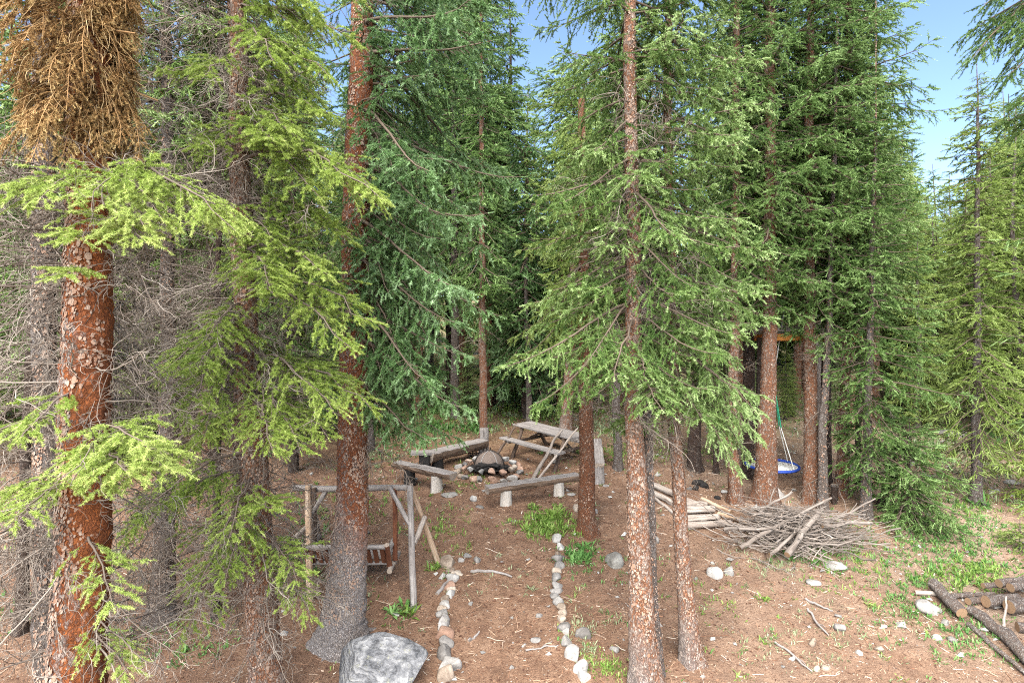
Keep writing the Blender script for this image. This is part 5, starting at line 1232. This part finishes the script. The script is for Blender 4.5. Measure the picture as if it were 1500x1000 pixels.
crooked(G(1470,930)+[0,0,.12],G(1474,902)+[0,0,.3],.022,.012,.006,33,[M['wood_log'],M['cut']],'short grey dead branch standing in the hollow of the heap',group=None)

# ------------------------------------------------------------------ brush pile
r=R_(900); c=G(1184,815); c[1]+=.45; protos_s=[]
for k in range(26):
    L=r.uniform(.9,2.3); n=9; t=np.linspace(-.5,.5,n); w=np.cumsum(r.normal(0,1,(n,3)),0); w-=w.mean(0)
    P=np.stack([t*L,w[:,1]*.020*L,w[:,2]*.014*L],1); r0=r.uniform(.008,.019); g=tubes(P[None],np.linspace(r0,r0*.4,n)[None]*(1+r.normal(0,.05,n)),6,tint=r.uniform(.15,.85),caps=1)
    for f in r.uniform(.3,.95,r.integers(1,5)):
        i=min(int(f*(n-1)),n-2); d=norm(norm(P[i+1]-P[i])+r.normal(0,.55,3)*[.4,1,.5]); Q=P[i]+d*np.linspace(0,r.uniform(.15,.5),5)[:,None]+np.cumsum(r.normal(0,.012,(5,3)),0)
        tubes(Q[None],np.linspace(r0*.5,r0*.22,5)[None],4,tint=r.uniform(.2,.9),g=g)
    protos_s.append((L,g.mesh('stick',[M['wood_stick'] if k%4 else M['wood_log'],M['cutgrey']])))
grp='sticks of the brush pile'
for k in range(270):
    L,me=protos_s[r.integers(len(protos_s))]; u=r.normal(0,.42); v=r.normal(0,.32); u=max(-1,min(1,u)); v=max(-1,min(1,v))
    hmax=.56*max(0,1-u*u)*max(0,1-v*v)+.03; x=c[0]+u*1.2; y=c[1]+v*.85; z=gzf(x,y)+hmax*r.uniform(.05,1)
    st=link('stick',me,None,(x,y,z))
    az=r.normal(-.1,.7)+(PI if r.random()<.5 else 0); 
    if r.random()<.2: az=r.uniform(0,6.28)
    if x>c[0]+.5 : az=r.normal(-.45,.6)+(PI if r.random()<.4 else 0)
    slope=math.atan2(-u*.75,1)*.55; st.rotation_euler=(r.uniform(0,6.28),r.normal(0,.10)+ (slope if math.cos(az)>0 else -slope),az)
    s=r.uniform(.55,1.0); st.scale=(s,max(s,.8),max(s,.8))
    tag(st,'thin bare grey stick tangled in the brush pile','stick',grp)
def pilestick(x0,y0,Y0,x1,y1,Y1,d0,d1,mt,lab,seed,fork=None):
    crooked(W(x0,y0,Y0),W(x1,y1,Y1),d0/2/F*Y0,d1/2/F*Y1,.010,seed,[M[mt],M['cut']],lab,fork,group=grp)
Yc=c[1]
pilestick(1153,812,Yc-.85,1199,752,Yc-.1,9,8,'wood_stick','thick pale pole slanting up across the front of the brush pile',901)
pilestick(1128,812,Yc-.75,1182,764,Yc-.2,6,4,'wood_stick','thinner stick slanting beside the thick pale pole on the brush pile',902)
pilestick(1190,772,Yc-.2,1282,730,Yc+.1,4,2,'wood_stick','long thin twig reaching up right in front of the slim spruce',903,[(.6,.25,(0,0,.4))])
pilestick(1140,772,Yc-.1,1218,729,Yc+.2,5,3,'wood_stick','long pale stick rising to the right at the top of the brush pile',904)
pilestick(1108,755,Yc+.2,1160,720,Yc+.4,5,3,'wood_stick','forked grey stick poking up at the back left of the brush pile',905,[(.5,.3,(-.5,0,.5))])
pilestick(1084,802,Yc-.4,1150,763,Yc-.2,7,5,'wood_stick','brown branch at the left end of the brush pile',906)
pilestick(1060,775,Yc-.1,1135,772,Yc-.3,5,4,'wood_stick','long pale branch pointing left out of the brush pile',907)
pilestick(1205,770,Yc-.4,1277,766,Yc-.1,6,5,'wood_stick','tan branch lying level on the right of the brush pile',908)
# grey sawn stub behind the pile
p=G(1222,752); p=gp(1222,0,p[1]+.5); o=thing('stump','small dark sawn stub standing behind the brush pile','stump',p); part('wood',log_geo(p-[0,0,.1],p+[.01,0,.36],.055,.06,12,6,.005,1),[M['bark_dark'],M['cutgrey']],o); part('cap',log_geo(p+[.01,0,.36],p+[.01,0,.41],.075,.07,12,3,.002,1),[M['bark_grey'],M['cutgrey']],o)
# charred lumps
for k,(px,py,w,lab) in enumerate(((1024,712,22,'black charred log lump on the ground behind the white logs'),(1034,716,16,'second black charred lump touching the larger one'),(1020,718,14,'low black charred piece left of the charred lumps'),(1053,732,12,'small black charred lump alone left of the greyish trunk'))):
    stone(px,py,w,w*.6,'char',lab,950+k,name='charred_lump',cat='charred wood',facets=12,rough=.16,sink=.2)
# twigs lying about that one can point at
for k,(x0,y0,x1,y1,d,lab) in enumerate(((690,838,750,846,4,'mossy dead branch lying across the path'),(770,954,818,946,2.5,'thin dark twig in the path near the right stone row'),(1135,942,1190,985,3,'thin forked twig lying on the bare slope at the bottom right'),(1183,893,1214,932,3,'thin twig lying on the slope below the brush pile'),(1180,878,1220,896,3,'dark twig lying above the pale oval rock'),(686,940,702,926,4,'short grey chunk of branch beside the left stone row'),(640,872,668,840,5,'grey root like stick at the far end of the left stone row'),(840,985,1000,990,0,''))):
    if not lab: continue
    a=G(x0,y0)+[0,0,.02]; b=G(x1,y1)+[0,0,.02]; crooked(a,b,d/2/F*a[1]*1.2,d/2/F*b[1]*.7,.008,970+k,[M['wood_grey'],M['cutgrey']],lab,[(.55,.15,(.5,.3,0))])

# ------------------------------------------------------------------ camera, light, render
cam=bpy.data.cameras.new('camera'); co_=bpy.data.objects.new('camera',cam); C.objects.link(co_)
co_.location=(0,0,CAMZ); co_.rotation_euler=(PI/2,0,0); cam.sensor_width=36; cam.sensor_fit='HORIZONTAL'; cam.lens=36*F/1500; cam.clip_end=2000; cam.clip_start=.05
scene.camera=co_
w=bpy.data.worlds.new('World'); scene.world=w; w.use_nodes=True; nt=w.node_tree; bg=nt.nodes['Background']
EL,ROT=math.radians(48),math.radians(194)
sk=nt.nodes.new('ShaderNodeTexSky'); sk.sky_type='NISHITA'; sk.sun_disc=False; sk.sun_elevation=EL; sk.sun_rotation=ROT; sk.altitude=2800; sk.ozone_density=.8; sk.air_density=1.0; sk.dust_density=.6
nt.links.new(sk.outputs[0],bg.inputs[0]); bg.inputs[1].default_value=SKY
sl=bpy.data.lights.new('sun','SUN'); sl.energy=SUN; sl.angle=math.radians(SUNANG); sl.color=(1,.95,.87); so=bpy.data.objects.new('sun',sl); C.objects.link(so)
d=Vector((math.sin(ROT)*math.cos(EL),math.cos(ROT)*math.cos(EL),math.sin(EL)))
so.rotation_euler=d.to_track_quat('Z','Y').to_euler(); so.location=d*50
vs=scene.view_settings; vs.view_transform='Standard'; vs.look='None'; vs.exposure=EXPO; vs.gamma=1; vs.use_curve_mapping=False
cy=scene.cycles; cy.max_bounces=5; cy.diffuse_bounces=4; cy.glossy_bounces=1; cy.transmission_bounces=3; cy.use_adaptive_sampling=True; cy.adaptive_threshold=.015; cy.filter_width=1.1
cy.use_denoising=False; cy.denoiser='OPENIMAGEDENOISE'; cy.denoising_input_passes='RGB_ALBEDO_NORMAL'
